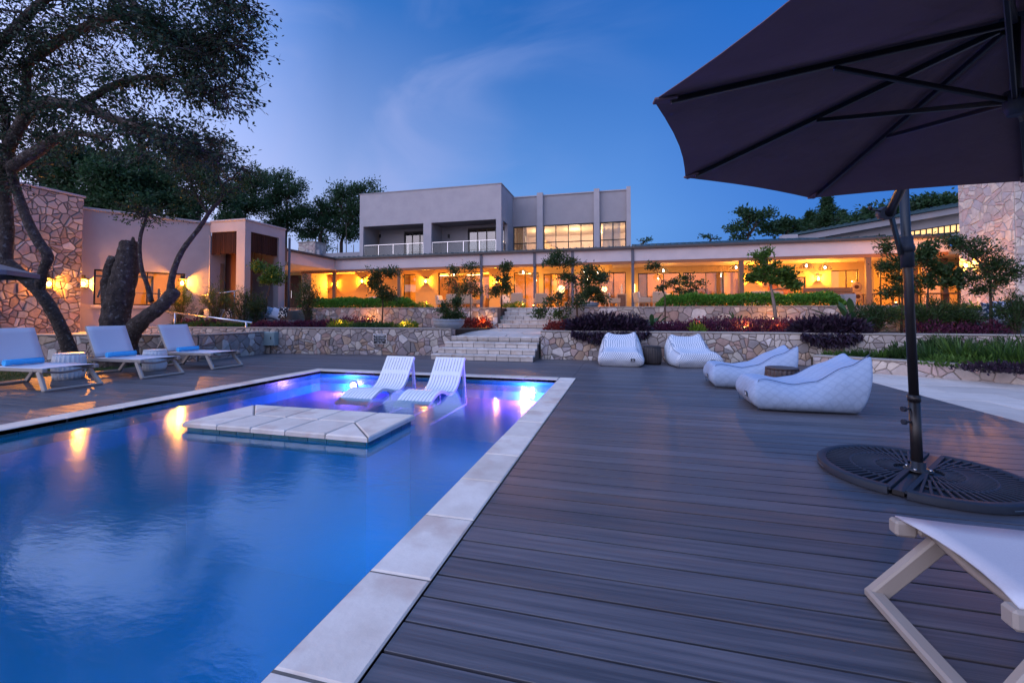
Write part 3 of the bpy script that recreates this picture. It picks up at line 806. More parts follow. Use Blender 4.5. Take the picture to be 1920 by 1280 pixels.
# ================================================================ steps, landing, terrace
def flight(label, y0, going, z0, riser, n, xl, xr):
    t = thing('stone_steps', label, 'steps', ((xl(0) + xr) / 2, y0, z0)); off = tuple(t.location)
    core = MB()
    for i in range(n):
        ya = y0 + going * i; zb = z0 + riser * i; zt = zb + riser; x0 = xl(i)
        core.box(x0 + .03, xr - .015 - .001 * i, ya + .03, ya + going * (1 if i < n - 1 else .7) + .08, max(0, zb - .3) if i else z0 - .02, zt - .04)
        x = x0; first = True
        while x < xr - .02:
            w = .325 if not first else .325 * random.uniform(.5, .95); first = False; e_ = min(x + w, xr)
            if xr - e_ < .09: e_ = xr
            MB().box(x + .008, e_ - .008, ya, ya + .045, zb + .004, zt - .052, .006).build('riser_block', 'step_stone', t, off=off)
            poly_slab(t, 'tread_slab', rect(x, e_, ya - .022, ya + going + .02), zt - .048, zt + random.uniform(-.003, .002), 'step_stone', .004, .009, off=off); x = e_
    core.build('core', 'grout', t, off=off); return t
flight('lower flight of four pale stone steps rising from the deck', 11.08, .30, 0, .153, 4, lambda i: -5.2 + .08 * i, -2.27)
flight('upper flight of five pale stone steps up to the terrace', 15.5, .30, .76, .1545, 5, lambda i: -4.52, -2.25)
sl_ = (.752 - .612) / 3.5
ld = MB().add([(-5.02, 11.95, .50), (-2.25, 11.95, .50), (-2.25, 15.5, .50), (-5.02, 15.5, .50), (-5.02, 12.2, .575), (-2.25, 12.2, .575), (-2.25, 15.5, .72), (-5.02, 15.5, .72)], [(0, 1, 2, 3), (4, 5, 6, 7), (0, 1, 5, 4), (1, 2, 6, 5), (2, 3, 7, 6), (3, 0, 4, 7)])
ld = tag(ld.build('landing_path', 'grout'), 'flagged landing between the two flights of steps', kind='structure')
stones(ld, (-4.98, 12.2, .585), (1, 0, 0), Vector((0, 3.3, .14)), 2.72, 3.32, .62, 31, 'slab', .008, (.018, .022), name='flagstone', bev=.006, aspect=1.3)
MB().box(-18.3, 16.6, 16.98, 27.0, 1.2, 1.528).build('terrace_floor', 'slab')
tf = bpy.data.objects['terrace_floor']; tag(tf, 'pale terrace floor under the canopy', kind='structure')
MB().box(-14.6, -4.54, 15.9, 16.98, 1.2, 1.50).build('soil_strip', 'soil', tf); MB().box(-2.22, 14.2, 15.9, 16.98, 1.2, 1.50).build('soil_strip', 'soil', tf)
MB().box(-30, -18.3, 15.6, 30, .9, 1.52).build('terrace_slab', 'slab', tf)

# ground that hides under the buildings, and soft hills
tag(MB().add([(-90, 34, .9), (60, 34, .9), (140, 160, 4), (-140, 160, 4)], [(0, 1, 2, 3)]).build('terrain', 'far_ground'), kind='structure')

# ================================================================ buildings
def wall_open(mb, M, L_, z0, z1, th, ops):
    """wall along local x, front at local y=0, thickness into +y, with rectangular openings"""
    xs = sorted(set([0, L_] + [v for o in ops for v in o[:2]]))
    for i in range(len(xs) - 1):
        a, b = xs[i], xs[i + 1]
        if b - a < 1e-4: continue
        hit = sorted([(o[2], o[3]) for o in ops if o[0] <= a + 1e-4 and o[1] >= b - 1e-4]); z = z0
        for (p, q_) in hit + [(z1, z1)]:
            if p - z > 1e-3:
                T = Matrix.Translation(((a + b) / 2, th / 2, (z + p) / 2)); mb.cbox(M @ T, (b - a) / 2, th / 2, (p - z) / 2)
            z = max(z, q_)
def window(parent, M, x0, x1, z0, z1, nx, zt=(), fm='frame_dark', pm='pane', fw=.045, depth=.08, y=.1, off=(0, 0, 0), name='window', xs=None):
    mb = MB()
    def bx(a, b, c, d, g=0.0): mb.cbox(M @ Matrix.Translation(((a + b) / 2, y + depth / 2, (c + d) / 2)), (b - a) / 2, depth / 2 - g, (d - c) / 2)
    xs = xs or [x0 + (x1 - x0) * i / nx for i in range(nx + 1)]; zs = [z0] + list(zt) + [z1]
    bx(x0, x0 + fw, z0, z1); bx(x1 - fw, x1, z0, z1); bx(x0 + fw, x1 - fw, z1 - fw, z1); bx(x0 + fw, x1 - fw, z0, z0 + fw)
    for v in xs[1:-1]: bx(v - fw / 2, v + fw / 2, z0 + fw, z1 - fw, .004)
    for v in zt:
        for i in range(len(xs) - 1): bx(xs[i] + fw * (1 if i == 0 else .5), xs[i + 1] - fw * (1 if i == len(xs) - 2 else .5), v - fw / 2, v + fw / 2, .006)
    w = mb.build(name, fm, parent, off=off)
    for i in range(len(xs) - 1):
        for j in range(len(zs) - 1):
            p = MB(); p.cbox(M @ Matrix.Translation(((xs[i] + xs[i + 1]) / 2, y + depth / 2, (zs[j] + zs[j + 1]) / 2)), (xs[i + 1] - xs[i]) / 2 - fw * .45, .004, (zs[j + 1] - zs[j]) / 2 - fw * .45)
            p.build('pane', pm, w, off=off)
    return w
def MX(x0, y0, ang=0.0, z=0.0):
    return Matrix.Translation((x0, y0, z)) @ Matrix.Rotation(ang, 4, 'Z')
FLR = 1.53
WARM = (1.0, .33, .025); WARM2 = (1.0, .37, .055); PEACH = (1.0, .68, .40)

# ---------------------------------------------------------------- main house
house = thing('main_house', 'two storey plastered main house with lit veranda behind the terrace', 'house', (-2, 26, FLR)); HO = tuple(house.location)
YB = 26.2                                              # veranda back wall
def hb(name, m, *boxes, c=0.0):
    mb = MB()
    for b in boxes: mb.box(*b, c)
    return mb.build(name, m, house, off=HO)
XL, XR = -21.4, 17.6
X0 = XL
def ux(u, Y=YB): return XY(u, Y)
def uz(u, v, Y=YB): return yp(u, v, Y).z
ops = []; wins = []
def opening(u0, u1, head, sill=FLR, cols=None, pm='pane', Y=YB):
    a, b = ux(u0, Y), ux(u1, Y); ops.append((a - X0, b - X0, sill, head)); wins.append((a, b, sill, head, cols, pm))
opening(755, 779, 4.0, cols=1)
opening(821, 917, 4.05, cols=[821, 889, 917])
opening(963, 1010, 3.92, cols=[963, 984, 1010])
opening(1019, 1174, 3.80, cols=[1019, 1046, 1066, 1092, 1116, 1151, 1174])
opening(1197, 1276, 3.70, cols=[1197, 1214, 1245, 1276])
opening(1282, 1388, 3.68, cols=[1282, 1296, 1325, 1357, 1388])
opening(1492, 1512, 3.3, cols=1)
opening(1560, 1612, 3.62, cols=[1560, 1590, 1612])
opening(1640, 1803, 3.75, cols=[1640, 1655, 1690, 1730, 1770, 1803])
mb = MB(); wall_open(mb, MX(X0, YB), XR - X0, FLR, 4.4, .22, ops); mb.build('back_wall', 'plaster_warm', house, off=HO)
for a, b, s_, h_, cols, pm in wins:
    if cols == 1 or cols is None: window(house, MX(0, YB), a + .004, b - .004, s_ + .004, h_ - .004, 1, off=HO, pm=pm)
    else: window(house, MX(0, YB), a + .004, b - .004, s_ + .004, h_ - .004, len(cols) - 1, off=HO, pm=pm, xs=[a + .004] + [ux(c) for c in cols[1:-1]] + [b - .004])
# rooms behind the glazing
hb('room_back', 'interior_cream', (XL, 26, 31.6, 31.8, FLR, 4.4)); hb('room_floor', 'interior_floor', (XL, 26, 26.43, 31.59, 1.3, FLR - .01)); hb('room_ceiling', 'ceiling_paint', (XL, 26, 26.43, 31.59, 4.2, 4.4)); hb('room_side', 'interior_cream', (25.8, 26, 26.43, 31.59, FLR, 4.19))
for x in (-14.6, -8.4, -4.5, .4, 6.2): hb('end_wall', 'plaster_warm', (XR - .2, XR, 23.8, 26.19, FLR, 4.4)); hb('room_partition', 'interior_cream', (x, x + .15, 27.4, 31.59, FLR, 4.19))
for x, w in ((-13.0, 1.6), (-10.4, 1.2), (-6.6, 1.0), (-1.6, 1.5), (2.4, 2.0), (9.5, 2.4)):
    hb('cove_strip', 'cove_light', (x - w / 2, x + w / 2, 29.5, 29.56, 4.14, 4.18))
for x in (-7.3, -2.4, 1.0, 5.2, 8.6): hb('curtain', 'curtain', *[(x + i * .07, x + i * .07 + .05, 26.52 + .03 * (i % 2), 26.58 + .03 * (i % 2), FLR, 3.75) for i in range(7)])
for x, w, h_ in ((-12.2, 1.8, 2.2), (-9.6, .9, 2.0), (-3.3, .9, 2.1), (-1.0, .8, 2.1), (2.2, 2.6, 1.0), (5.0, 1.2, 1.5), (8.3, 1.3, 2.1), (11.5, 2.5, .9)):
    hb('cabinet', 'cabinet', (x - w / 2, x + w / 2, 30.9, 31.55, FLR, FLR + h_), c=.02)
for x, p in ((-17.5, 60), (-12.2, 130), (-9.2, 90), (-6.4, 130), (-3.0, 110), (-.8, 110), (2.3, 110), (4.6, 90), (8.2, 120), (11.4, 170), (14.2, 170), (18, 170)):
    point_light(house, Vector((x, 28.9, 3.55)) - Vector(HO), p * 2.7, WARM2, .18)
# veranda: ceiling, beam, fascia, gutter
hb('veranda_ceiling', 'ceiling_paint', (-17.6, -.5, 23.78, 26.19, 4.26, 4.38), (-.5, XR - .21, 23.78, 26.19, 4.02, 4.38))
hb('bulkhead', 'plaster_warm', *[(a, a + .118, 26.13, 26.19, 3.7, 4.0) for a in np.arange(ux(1197), ux(1388), .13)])
BX0, BX1 = -17.78, 14.4
hb('fascia', 'plaster_bounce_lit', (BX0, BX1, 23.60, 23.76, 4.115, 4.79)); hb('beam', 'beam_wood', (BX0 + .08, BX1, 23.63, 23.77, 3.965, 4.113), c=.01)
hb('gutter', 'gutter', (BX0 - .1, BX1, 23.42, 23.59, 4.74, 4.875), c=.02)
hb('link_fascia', 'plaster_bounce_lit', (-18.0, -17.79, 19.3, 23.6, 4.115, 4.79)); hb('link_gutter', 'gutter', (-17.78, -17.64, 19.2, 23.41, 4.74, 4.875), c=.02)
hb('link_roof', 'roof_sheet', (-26, -17.9, 19.3, 26.4, 4.80, 4.87)); hb('link_ceiling', 'ceiling_paint', (-26, -18.0, 19.35, 26.19, 4.12, 4.2))
hb('link_beam', 'beam_wood', (-20.6, -17.9, 23.9, 24.05, 3.965, 4.11)); hb('fascia_end', 'gutter', (-18.02, -17.5, 18.9, 19.28, 4.12, 4.86)); hb('beam_end', 'gutter', (-18.4, -17.3, 19.0, 19.2, 3.9, 4.08))
# canopy roof sheet with standing ribs
def roof(x0, x1, y0, z0, y1, z1, name='roof', m='roof_sheet', step=.35):
    mb = MB(); mb.prism([(x0, y0, z0), (x0, y1, z1), (x0, y1, z1 + .05), (x0, y0, z0 + .05)], (x1 - x0, 0, 0))
    x = x0 + .1
    while x < x1 - .05: mb.prism([(x, y0 - .02, z0 + .052), (x, y1, z1 + .052), (x, y1, z1 + .09), (x, y0 - .02, z0 + .09)], (.05, 0, 0)); x += step
    return mb.build(name, m, house, off=HO)
roof(-17.9, .45, 23.48, 4.86, 27.6, 5.05); roof(.62, 9.3, 23.48, 4.86, 26.7, 5.42); roof(9.301, BX1 + .1, 23.48, 4.86, 26.9, 5.12)
hb('ridge_cap', 'roof_sheet', (.62, 9.3, 26.7, 26.95, 5.40, 5.50)); hb('roof_box', 'plaster', (8.55, 9.3, 26.2, 26.69, 5.3, 5.62))
# columns
for u, kind in ((626, 'w'), (748, 'w'), (903, 's'), (1003, 's'), (1074, 's'), (1187, 's'), (1391, 'w'), (1630, 'w')):
    x = XY(u, 23.68); w = .075 if kind == 's' else .10
    if kind == 'w': w = .11
    hb('column', 'column_paint' if kind == 's' else 'post_wood', (x - w, x + w, 23.60 + (.04 if kind == 'w' else 0), 23.78, FLR, 3.963), c=.01)
    if kind == 's': hb('bracket', 'column_paint', (x - w, x + w, 23.53, 23.598, 3.96, 4.74), c=.008)
for u in (1716, 1772): x = XY(u, 25.4); hb('column', 'post_wood', (x - .11, x + .11, 25.3, 25.5, FLR, 4.0), c=.01)
# wall recess with the dark door, stone pier, mirror
ops2 = [(XY(533, 24.5) + 27, XY(564, 24.5) + 27, 1.53, 3.95)]
mb = MB(); wall_open(mb, MX(-27, 24.5), 27 - 21.0, 1.4, 4.119, .2, ops2); mb.build('recess_wall', 'plaster_warm', house, off=HO)
dx0, dx1 = XY(533, 24.5), XY(564, 24.5)
d_ = hb('door', 'dark_wood', (dx0 + .01, (dx0 + dx1) / 2 - .02, 24.56, 24.62, FLR, 3.94), ((dx0 + dx1) / 2 + .0, dx1 - .01, 24.54, 24.6, FLR, 3.94))
MB().bar(((dx0 + dx1) / 2 - .1, 24.5, 2.4), ((dx0 + dx1) / 2 - .1, 24.5, 2.9), .03, .03).build('handle', 'steel', d_, off=HO)
pier = MB().box(-20.98, -20.25, 24.45, 26.19, FLR, 4.118).build('stone_pier', 'mortar_pale', house, off=HO)
stones(pier, (-20.98, 24.45, FLR), (1, 0, 0), (0, 0, 1), .73, 2.58, .26, 41, 'stone_pale', .01, off=HO)
mp_ = Vector((XY(612, 26.1), 26.13, uz(612, 530)))
MB().tube([mp_, mp_ + Vector((0, -.04, 0))], .55, 28).build('mirror_frame', 'beam_wood', house, off=HO)
MB().tube([mp_ + Vector((0, -.041, 0)), mp_ + Vector((0, -.05, 0))], .47, 28).build('mirror_glass', 'basket', house, off=HO)
hb('console_table', 'cabinet', (mp_.x - .9, mp_.x + .9, 25.6, 26.1, 2.25, 2.33), (mp_.x - .85, mp_.x - .78, 25.65, 26.05, FLR, 2.25), (mp_.x + .78, mp_.x + .85, 25.65, 26.05, FLR, 2.25))
# art wall on the right
ax0, ax1 = ux(1440), ux(1486)
hb('art_panel', 'art_panel', (ax0, ax1, 26.10, 26.19, 2.2, 3.4))
for (u, v, r_) in ((1434, 518, .27), (1461, 516, .2), (1467, 533, .3), (1434, 533, .2), (1604, 538, .26), (1606, 556, .28), (1597, 551, .2)):
    c = Vector((ux(u), 26.08, uz(u, v)))
    b_ = MB().tube([c, c + Vector((0, -.03, 0)), c + Vector((0, -.05, 0))], [r_, r_, r_ * .6], 18).build('wall_basket', 'basket', house, off=HO)
    MB().tube([c + Vector((0, -.052, 0)), c + Vector((0, -.06, 0))], r_ * .4, 14).build('basket_centre', 'dark_wood', b_, off=HO)
hb('bar_counter', 'cabinet', (ux(1504, 25), ux(1596, 25), 24.8, 25.3, 2.42, 2.62), (ux(1560, 25), ux(1596, 25), 24.85, 25.25, FLR, 2.42), (ux(1504, 25), ux(1510, 25), 24.85, 25.25, FLR, 2.42), c=.01)
hb('planter_box', 'plaster_grey', (XY(1576, 16.6), XY(1597, 16.6), 16.3, 16.9, FLR - .02, 1.93), c=.01)

# ---------------------------------------------------------------- upper storey
BZ = 9.27; b0, b1 = -16.95, -7.1; Yf, Yg = 25.0, 27.9
bo = [(-16.67, -12.3), (-11.74, -7.43)]
mb = MB(); wall_open(mb, MX(b0, Yf), b1 - b0 - .22, 4.95, BZ, .22, [(a - b0, c - b0, 4.95, 7.12) for a, c in bo])
wall_open(mb, MX(b1, Yf, PI / 2), 6.2, 4.95, BZ, .22, [(.45, 1.55, 4.95, 7.1)]); wall_open(mb, MX(b0 + .22, Yf + .222, PI / 2), 6, 4.95, BZ, .22, [])
mb.build('upper_wall', 'plaster', house, off=HO)
hb('parapet_cap', 'plaster_grey', (b0 - .03, b1 + .03, Yf - .03, Yf + .26, BZ + .002, BZ + .06), (b1 - .24, b1 + .03, Yf + .262, 31.2, BZ + .002, BZ + .06))
hb('block_roof', 'plaster_grey', (b0 + .46, b1 - .25, Yf + .24, 31, 8.6, 8.7))
hb('balcony_back', 'plaster_grey', (b0 + .45, -14.6, 26.7, 26.9, 4.9, 7.4), (-12.28, -9.9, 26.7, 26.9, 4.9, 7.4), (-14.59, -12.29, 26.7, 26.9, 7.0, 7.4), (-9.89, -7.33, 26.7, 26.9, 7.0, 7.4))
hb('balcony_ceiling', 'plaster_grey', (b0 + .45, b1 - .23, Yf + .23, 26.69, 7.18, 7.3)); hb('balcony_floor', 'slab', (b0 + .45, b1 - .23, Yf + .23, 31, 4.78, 4.88)); hb('balcony_divider', 'plaster_grey', (-12.27, -11.77, Yf + .23, 26.69, 4.89, 7.17))
hb('bedroom_back', 'interior_peach', (b0 + .5, b1 - .25, 30.4, 30.6, 4.9, 8.0)); hb('bedroom_ceiling', 'ceiling_paint', (b0 + .5, b1 - .25, 26.92, 30.39, 7.42, 7.5))
for (a, c) in ((-14.6, -12.29), (-9.89, -7.34)):
    window(house, MX(0, 26.7), a + .005, c - .005, 4.92, 6.99, 4, off=HO, pm='pane_dark', name='balcony_door', fw=.07)
for (a, c) in bo:
    rl = MB(); rl.bar((a, Yf + .08, 5.86), (c, Yf + .08, 5.86), .04, .025)
    n = 4
    for i in range(n + 1):
        x = a + .03 + (c - a - .06) * i / n; rl.bar((x, Yf + .08, 4.9), (x, Yf + .08, 5.84), .03, .03)
    rl = rl.build('balcony_railing', 'bright_steel', house, off=HO)
    for i in range(n):
        x = a + .03 + (c - a - .06) * i / n; MB().box(x + .03, x + (c - a - .06) / n - .03, Yf + .074, Yf + .086, 4.98, 5.78).build('glass_panel', 'rail_glass', rl, off=HO)
rl = MB().bar((b1 - .1, Yf + .5, 5.86), (b1 - .1, Yf + 1.5, 5.86), .05, .04).bar((b1 - .1, Yf + .95, 4.9), (b1 - .1, Yf + .95, 5.84), .04, .04).build('balcony_railing', 'bright_steel', house, off=HO)
MB().box(b1 - .106, b1 - .094, Yf + .5, Yf + 1.5, 4.98, 5.78).build('glass_panel', 'rail_glass', rl, off=HO)
# recessed right half with the tall lit windows
g0, g1 = b1, .58
wo = [(962, 1006, 2), (1019, 1114, 4), (1126, 1175, 2)]
WZ0, WZ1, WT = 4.95, 7.2, 6.06
gops = [(XY(a, Yg) + (.01 if a == 962 else 0), XY(b, Yg)) for a, b, n in wo]
mb = MB(); wall_open(mb, MX(g0, Yg), g1 - g0, 4.9, 9.15, .22, [(max(.005, a - g0), b - g0, WZ0, WZ1) for a, b in gops]); wall_open(mb, MX(g1, Yg + .222, PI / 2), 5.5, 4.9, 9.15, .22, [])
mb.build('upper_wall', 'plaster_grey', house, off=HO)
for u0, u1 in ((1007, 1018), (1114.5, 1125), (1176, 1184)):
    hb('pilaster', 'plaster', (XY(u0, Yg - .25), XY(u1, Yg - .25), Yg - .28, Yg - .002, 4.9, 9.32))
hb('parapet_cap', 'plaster', (g0 + .03, g1, Yg - .06, Yg + .25, 9.152, 9.22))
for (a, b), (u0, u1, n) in zip(gops, wo): window(house, MX(0, Yg), max(a, g0 + .01) + .004, b - .004, WZ0, WZ1 - .004, n, (WT,), off=HO, fw=.055)
hb('lounge_back', 'interior_peach', (g0 - .2, g1 - .23, 32.6, 32.8, 4.8, 7.6)); hb('lounge_ceiling', 'ceiling_paint', (g0 - .2, g1 - .23, 28.13, 32.59, 7.3, 7.45)); hb('lounge_side', 'interior_peach', (g0 - .19, g0, 28.13, 32.59, 4.8, 7.29)); hb('lounge_floor', 'interior_floor', (g0 - .2, g1 - .23, 28.13, 32.59, 4.7, 4.8))
hb('curtain', 'curtain', *[(g0 + .1 + i * .08, g0 + .16 + i * .08, 28.2 + .03 * (i % 2), 28.25 + .03 * (i % 2), 4.82, 7.2) for i in range(10)]); hb('sheer_curtain', 'cream_cushion', *[(-1.15 + i * .08, -1.09 + i * .08, 28.2 + .03 * (i % 2), 28.25 + .03 * (i % 2), 4.82, 7.2) for i in range(14)])
hb('cove_strip', 'cove_light', (g0 + .3, g1 - .5, 28.35, 28.4, 7.25, 7.28)); hb('cove_strip', 'cove_light', (-1.4, -1.35, 29, 32, 7.24, 7.28))
stair = MB()
for i in range(9): stair.box(-6.0 + i * .28, -5.7 + i * .28, 31.6, 32.5, 4.81, 7.1 - i * .25)
stair.build('inner_stair', 'interior_cream', house, off=HO)
for x in (-5.6, -3.2, -.9): point_light(house, Vector((x, 30.2, 6.7)) - Vector(HO), 165, PEACH, .3)
for x in (-13.2, -8.8): point_light(house, Vector((x, 28.8, 6.9)) - Vector(HO), 7, PEACH, .2)
# roofs and low walls left of the block
hb('low_parapet', 'plaster_grey', (-24, b0 - .01, 27.4, 27.6, 4.8, 5.85)); hb('low_parapet', 'plaster_grey', (-28, -21.6, 26.9, 27.1, 4.8, 6.05))
ch = MB().box(-23.35, -21.9, 26.8, 28.0, 4.8, 6.6).build('chimney', 'mortar', house, off=HO); stones(ch, (-23.35, 26.8, 4.9), (1, 0, 0), (0, 0, 1), 1.45, 1.7, .28, 42, 'stone_pale', off=HO); stones(ch, (-21.9, 26.8, 4.9), (0, 1, 0), (0, 0, 1), 1.2, 1.7, .28, 43, 'stone_pale', off=HO)
MB().box(-23.4, -21.85, 26.75, 28.05, 6.602, 6.68).build('chimney_cap', 'mortar_pale', ch, off=HO)
# hall on the right with the rising roof
ym = 27.0
def mp(u, v): p = yp(u, v, ym); return Vector((p.x, ym, p.z))
a, b = mp(1484, 446), mp(1835, 382)
w = MB().prism([Vector((a.x, ym, 5.3)), Vector((b.x, ym, 5.3)), b, a], (0, .2, 0)); w.build('hall_wall', 'plaster', house, off=HO)
MB().prism([a + Vector((-.2, -.5, -.34)), b + Vector((0, -.5, -.34)), b + Vector((0, -.5, -.02)), a + Vector((-.2, -.5, -.02))], (0, .49, 0)).build('hall_soffit', 'plaster_grey', house, off=HO)
rf = MB().prism([a + Vector((-.5, -.62, -.018)), b + Vector((0, -.62, -.018)), b + Vector((0, -.62, .10)), a + Vector((-.5, -.62, .10))], (0, 6, 0))
n = 24
for i in range(n):
    p = a.lerp(b, (i + .5) / n) + Vector((-.3, -.64, .102)); rf.prism([p, p + Vector((.09, 0, .015)), p + Vector((.09, 0, .06)), p + Vector((0, 0, .05))], (0, 5.9, 0))
rf.build('hall_roof', 'roof_sheet', house, off=HO)
def slant_windows(u0, t0, s0, u1, t1, s1, n):
    A, B, C_, D = mp(u0, s0), mp(u1, s1), mp(u1, t1), mp(u0, t0); y = Vector((0, -.02, 0))
    fr = MB()
    for p, q_ in ((A, B), (D, C_)): fr.bar(p + y, q_ + y, .06, .05)
    for i in range(n + 1): fr.bar(A.lerp(B, i / n) + y, D.lerp(C_, i / n) + y, .05, .045)
    fr = fr.build('clerestory_window', 'frame_dark', house, off=HO)
    for i in range(n):
        p, q_, r_, s_ = A.lerp(B, i / n), A.lerp(B, (i + 1) / n), D.lerp(C_, (i + 1) / n), D.lerp(C_, i / n)
        MB().prism([x + Vector((0, -.012, 0)) for x in (p, q_, r_, s_)], (0, .008, 0)).build('pane', 'lit_pane', fr, off=HO)
glow('lit_pane', (1.0, .60, .22), 1.15)
slant_windows(1703, 434.5, 444, 1804, 419, 434.5, 9); slant_windows(1612, 446, 447.5, 1659, 440.5, 445, 3)

# ---------------------------------------------------------------- stone tower at the right
tw = thing('stone_tower', 'tall rubble stone chimney tower at the right end of the house', 'tower', (15.0, 21, 1.0)); TO = tuple(tw.location)
MB().box(14.05, 16.3, 19.75, 22.4, 1.0, 7.6).build('core', 'mortar_pale', tw, off=TO)
stones(tw, (14.05, 22.4, 1.1), (0, -1, 0), (0, 0, 1), 2.65, 6.45, .245, 46, 'stone_pale', .008, (.015, .045), off=TO, drop=.3); stones(tw, (14.05, 19.75, 1.1), (1, 0, 0), (0, 0, 1), 2.25, 6.45, .26, 44, 'stone_pale', .008, (.015, .045), off=TO, drop=.3)

# ---------------------------------------------------------------- gym wing at the left
wing = thing('gym_wing', 'single storey gym wing with stone end wall and slatted porch on the left', 'building', (-17, 12, .7)); GO = tuple(wing.location)
def gb(name, m, *boxes, c=0.0, parent=None):
    mb = MB()
    for b in boxes: mb.box(*b, c)
    return mb.build(name, m, parent or wing, off=GO)
sw = gb('stone_wall', 'mortar_mid', (-18.6, -18.0, 4.6, 10.5, .5, 5.27)); stones(sw, (-18.0, 8.1, .6), (0, 1, 0), (0, 0, 1), 2.4, 4.66, .178, 51, 'stone', .012, (.02, .05), off=GO, drop=.25); stones(sw, (-18.0, 10.5, .6), (-1, 0, 0), (0, 0, 1), .6, 4.66, .3, 52, 'stone', .012, off=GO)
gb('stone_wall_cap', 'plaster', (-18.66, -17.94, 4.55, 10.56, 5.275, 5.35), c=.01)
# a nearer stone flank at the very left
fl = gb('stone_flank', 'mortar_mid', (-18.9, -17.3, 6.1, 7.35, .5, 2.75)); stones(fl, (-17.3, 6.1, .6), (0, 1, 0), (0, 0, 1), 1.25, 2.1, .235, 53, 'stone', .012, off=GO)
PA, PB = Vector((-18.45, 10.55, 0)), Vector((-16.32, 13.85, 0)); pl = (PB - PA).length; pang = math.atan2(PB.y - PA.y, PB.x - PA.x); PM = MX(PA.x, PA.y, pang)
def along(u):
    d = ray(u, 590); n = Vector((-(PB - PA).y, (PB - PA).x, 0)); s_ = (PA.x * n.x + PA.y * n.y) / (d.x * n.x + d.y * n.y); p = d * s_
    return (Vector((p.x, p.y, 0)) - PA).dot((PB - PA).normalized())
gx0, gx1 = along(174), along(346)
mb = MB(); wall_open(mb, PM, pl, .6, 4.95, .22, [(gx0, gx1, 1.60, 2.88)]); mb.build('gym_wall', 'plaster', wing, off=GO)
mb = MB(); mb.cbox(PM @ Matrix.Translation((pl / 2 - .05, .1, 5.0)), pl / 2 + .05, .16, .045, .01); mb.build('gym_wall_cap', 'plaster', wing, off=GO)
window(wing, PM, gx0 + .004, gx1 - .004, 1.604, 2.876, 2, off=GO, y=.06, xs=[gx0 + .004, along(275), gx1 - .004])
mb = MB(); mb.cbox(PM @ Matrix.Translation(((gx0 + gx1) / 2, -.03, 1.54)), (gx1 - gx0) / 2 + .06, .09, .05, .012); mb.build('window_sill', 'plaster', wing, off=GO)
def gl(name, m, x0, x1, y0, y1, z0, z1): mb = MB(); mb.cbox(PM @ Matrix.Translation(((x0 + x1) / 2, (y0 + y1) / 2, (z0 + z1) / 2)), (x1 - x0) / 2, (y1 - y0) / 2, (z1 - z0) / 2); return mb.build(name, m, wing, off=GO)
gl('gym_back', 'interior_cream', -1, pl + .3, 4.2, 4.4, .6, 3.4); gl('gym_floor', 'interior_floor', -1, pl + .3, .23, 4.19, .9, 1.0); gl('gym_ceiling', 'ceiling_paint', -1, pl + .3, .23, 4.19, 3.1, 3.3); gl('gym_side', 'interior_cream', -1.2, -1.01, .23, 4.19, .6, 3.4); gl('gym_side', 'cabinet', pl + .31, pl + .5, .23, 4.19, .6, 3.4)
gl('gym_roof', 'plaster_grey', -.5, pl, .23, 4.4, 4.4, 4.5)
lp = PM @ Vector((1.4, 1.6, 2.85)); point_light(wing, lp - Vector(GO), 170, WARM2, .15); lp = PM @ Vector((3.0, 2.6, 2.85)); point_light(wing, lp - Vector(GO), 150, WARM2, .15)
# porch
cx0, cx1, cy0, cy1, cz = -16.32, -14.56, 13.8, 15.9, 5.03
gb('porch_beam', 'plaster', (cx0, cx1, cy0, cy0 + .28, 4.62, cz), (cx1 - .28, cx1, cy0 + .28, cy1, 4.62, cz)); gb('porch_cap', 'plaster', (cx0, cx1 + .04, cy0 - .04, cy1 + .02, cz + .002, cz + .07), c=.01)
gb('porch_pillar', 'plaster', (cx1 - .42, cx1, cy0, cy0 + .28, .7, 4.618)); gb('porch_pillar', 'plaster', (cx1 - .28, cx1, cy1 - .36, cy1, .7, 4.618))
gb('porch_ceiling', 'beam_wood', (cx0, cx1 - .29, cy0 + .29, cy1 - .11, 4.5, 4.6)); gb('porch_back', 'plaster', (cx0 - .2, cx0, cy0, cy1, .7, 4.49)); gb('porch_inner', 'dark_wood', (cx0 + .02, cx1 - .43, cy0 + .7, cy0 + .8, .7, 4.48)); gb('porch_end', 'plaster', (cx0, cx1 - .29, cy1 - .1, cy1 + .1, .7, 4.49))
for i in range(14): x = cx0 + .02 + i * .094; gb('slat', 'slat_wood', (x, x + .08, cy0 + .05, cy0 + .10, 3.72 + .01 * (i % 3), 4.617))
for i in range(15): y = cy0 + .30 + i * .094; gb('slat', 'slat_wood', (cx1 - .1, cx1 - .05, y, y + .08, 3.80 + .01 * (i % 3), 4.617))
dpx = MB().tube([(-14.42, 16.0, 4.7), (-14.42, 16.0, .8)], .05, 10).build('downpipe', 'column_paint', wing, off=GO)
# small brown sign hanging in the porch
sg = thing('hanging_sign', 'small dark brown sign with two pale lines hanging in the porch', 'sign', (cx1 - .62, cy0 + 1.25, 3.05))
MB().box(-.19, .19, -.012, .012, 0, .26, .005).build('board', 'sign_brown', sg); MB().box(-.15, -.135, -.006, .006, .262, 1.45).box(.135, .15, -.006, .006, .262, 1.45).build('hanger', 'black_metal', sg)
MB().box(-.12, .1, -.0165, -.0125, .15, .175).box(-.04, .1, -.0165, -.0125, .10, .12).build('lettering', 'white_print', sg); MB().tube([(.13, -.0125, .05), (.13, -.0165, .05)], .025, 12).build('red_dot', 'leaf_red', sg)
sg.rotation_euler = (0, 0, .5)
pt = point_light(wing, Vector((cx1 - .7, cy0 + 1.1, 4.3)) - Vector(GO), 4, WARM2, .08)

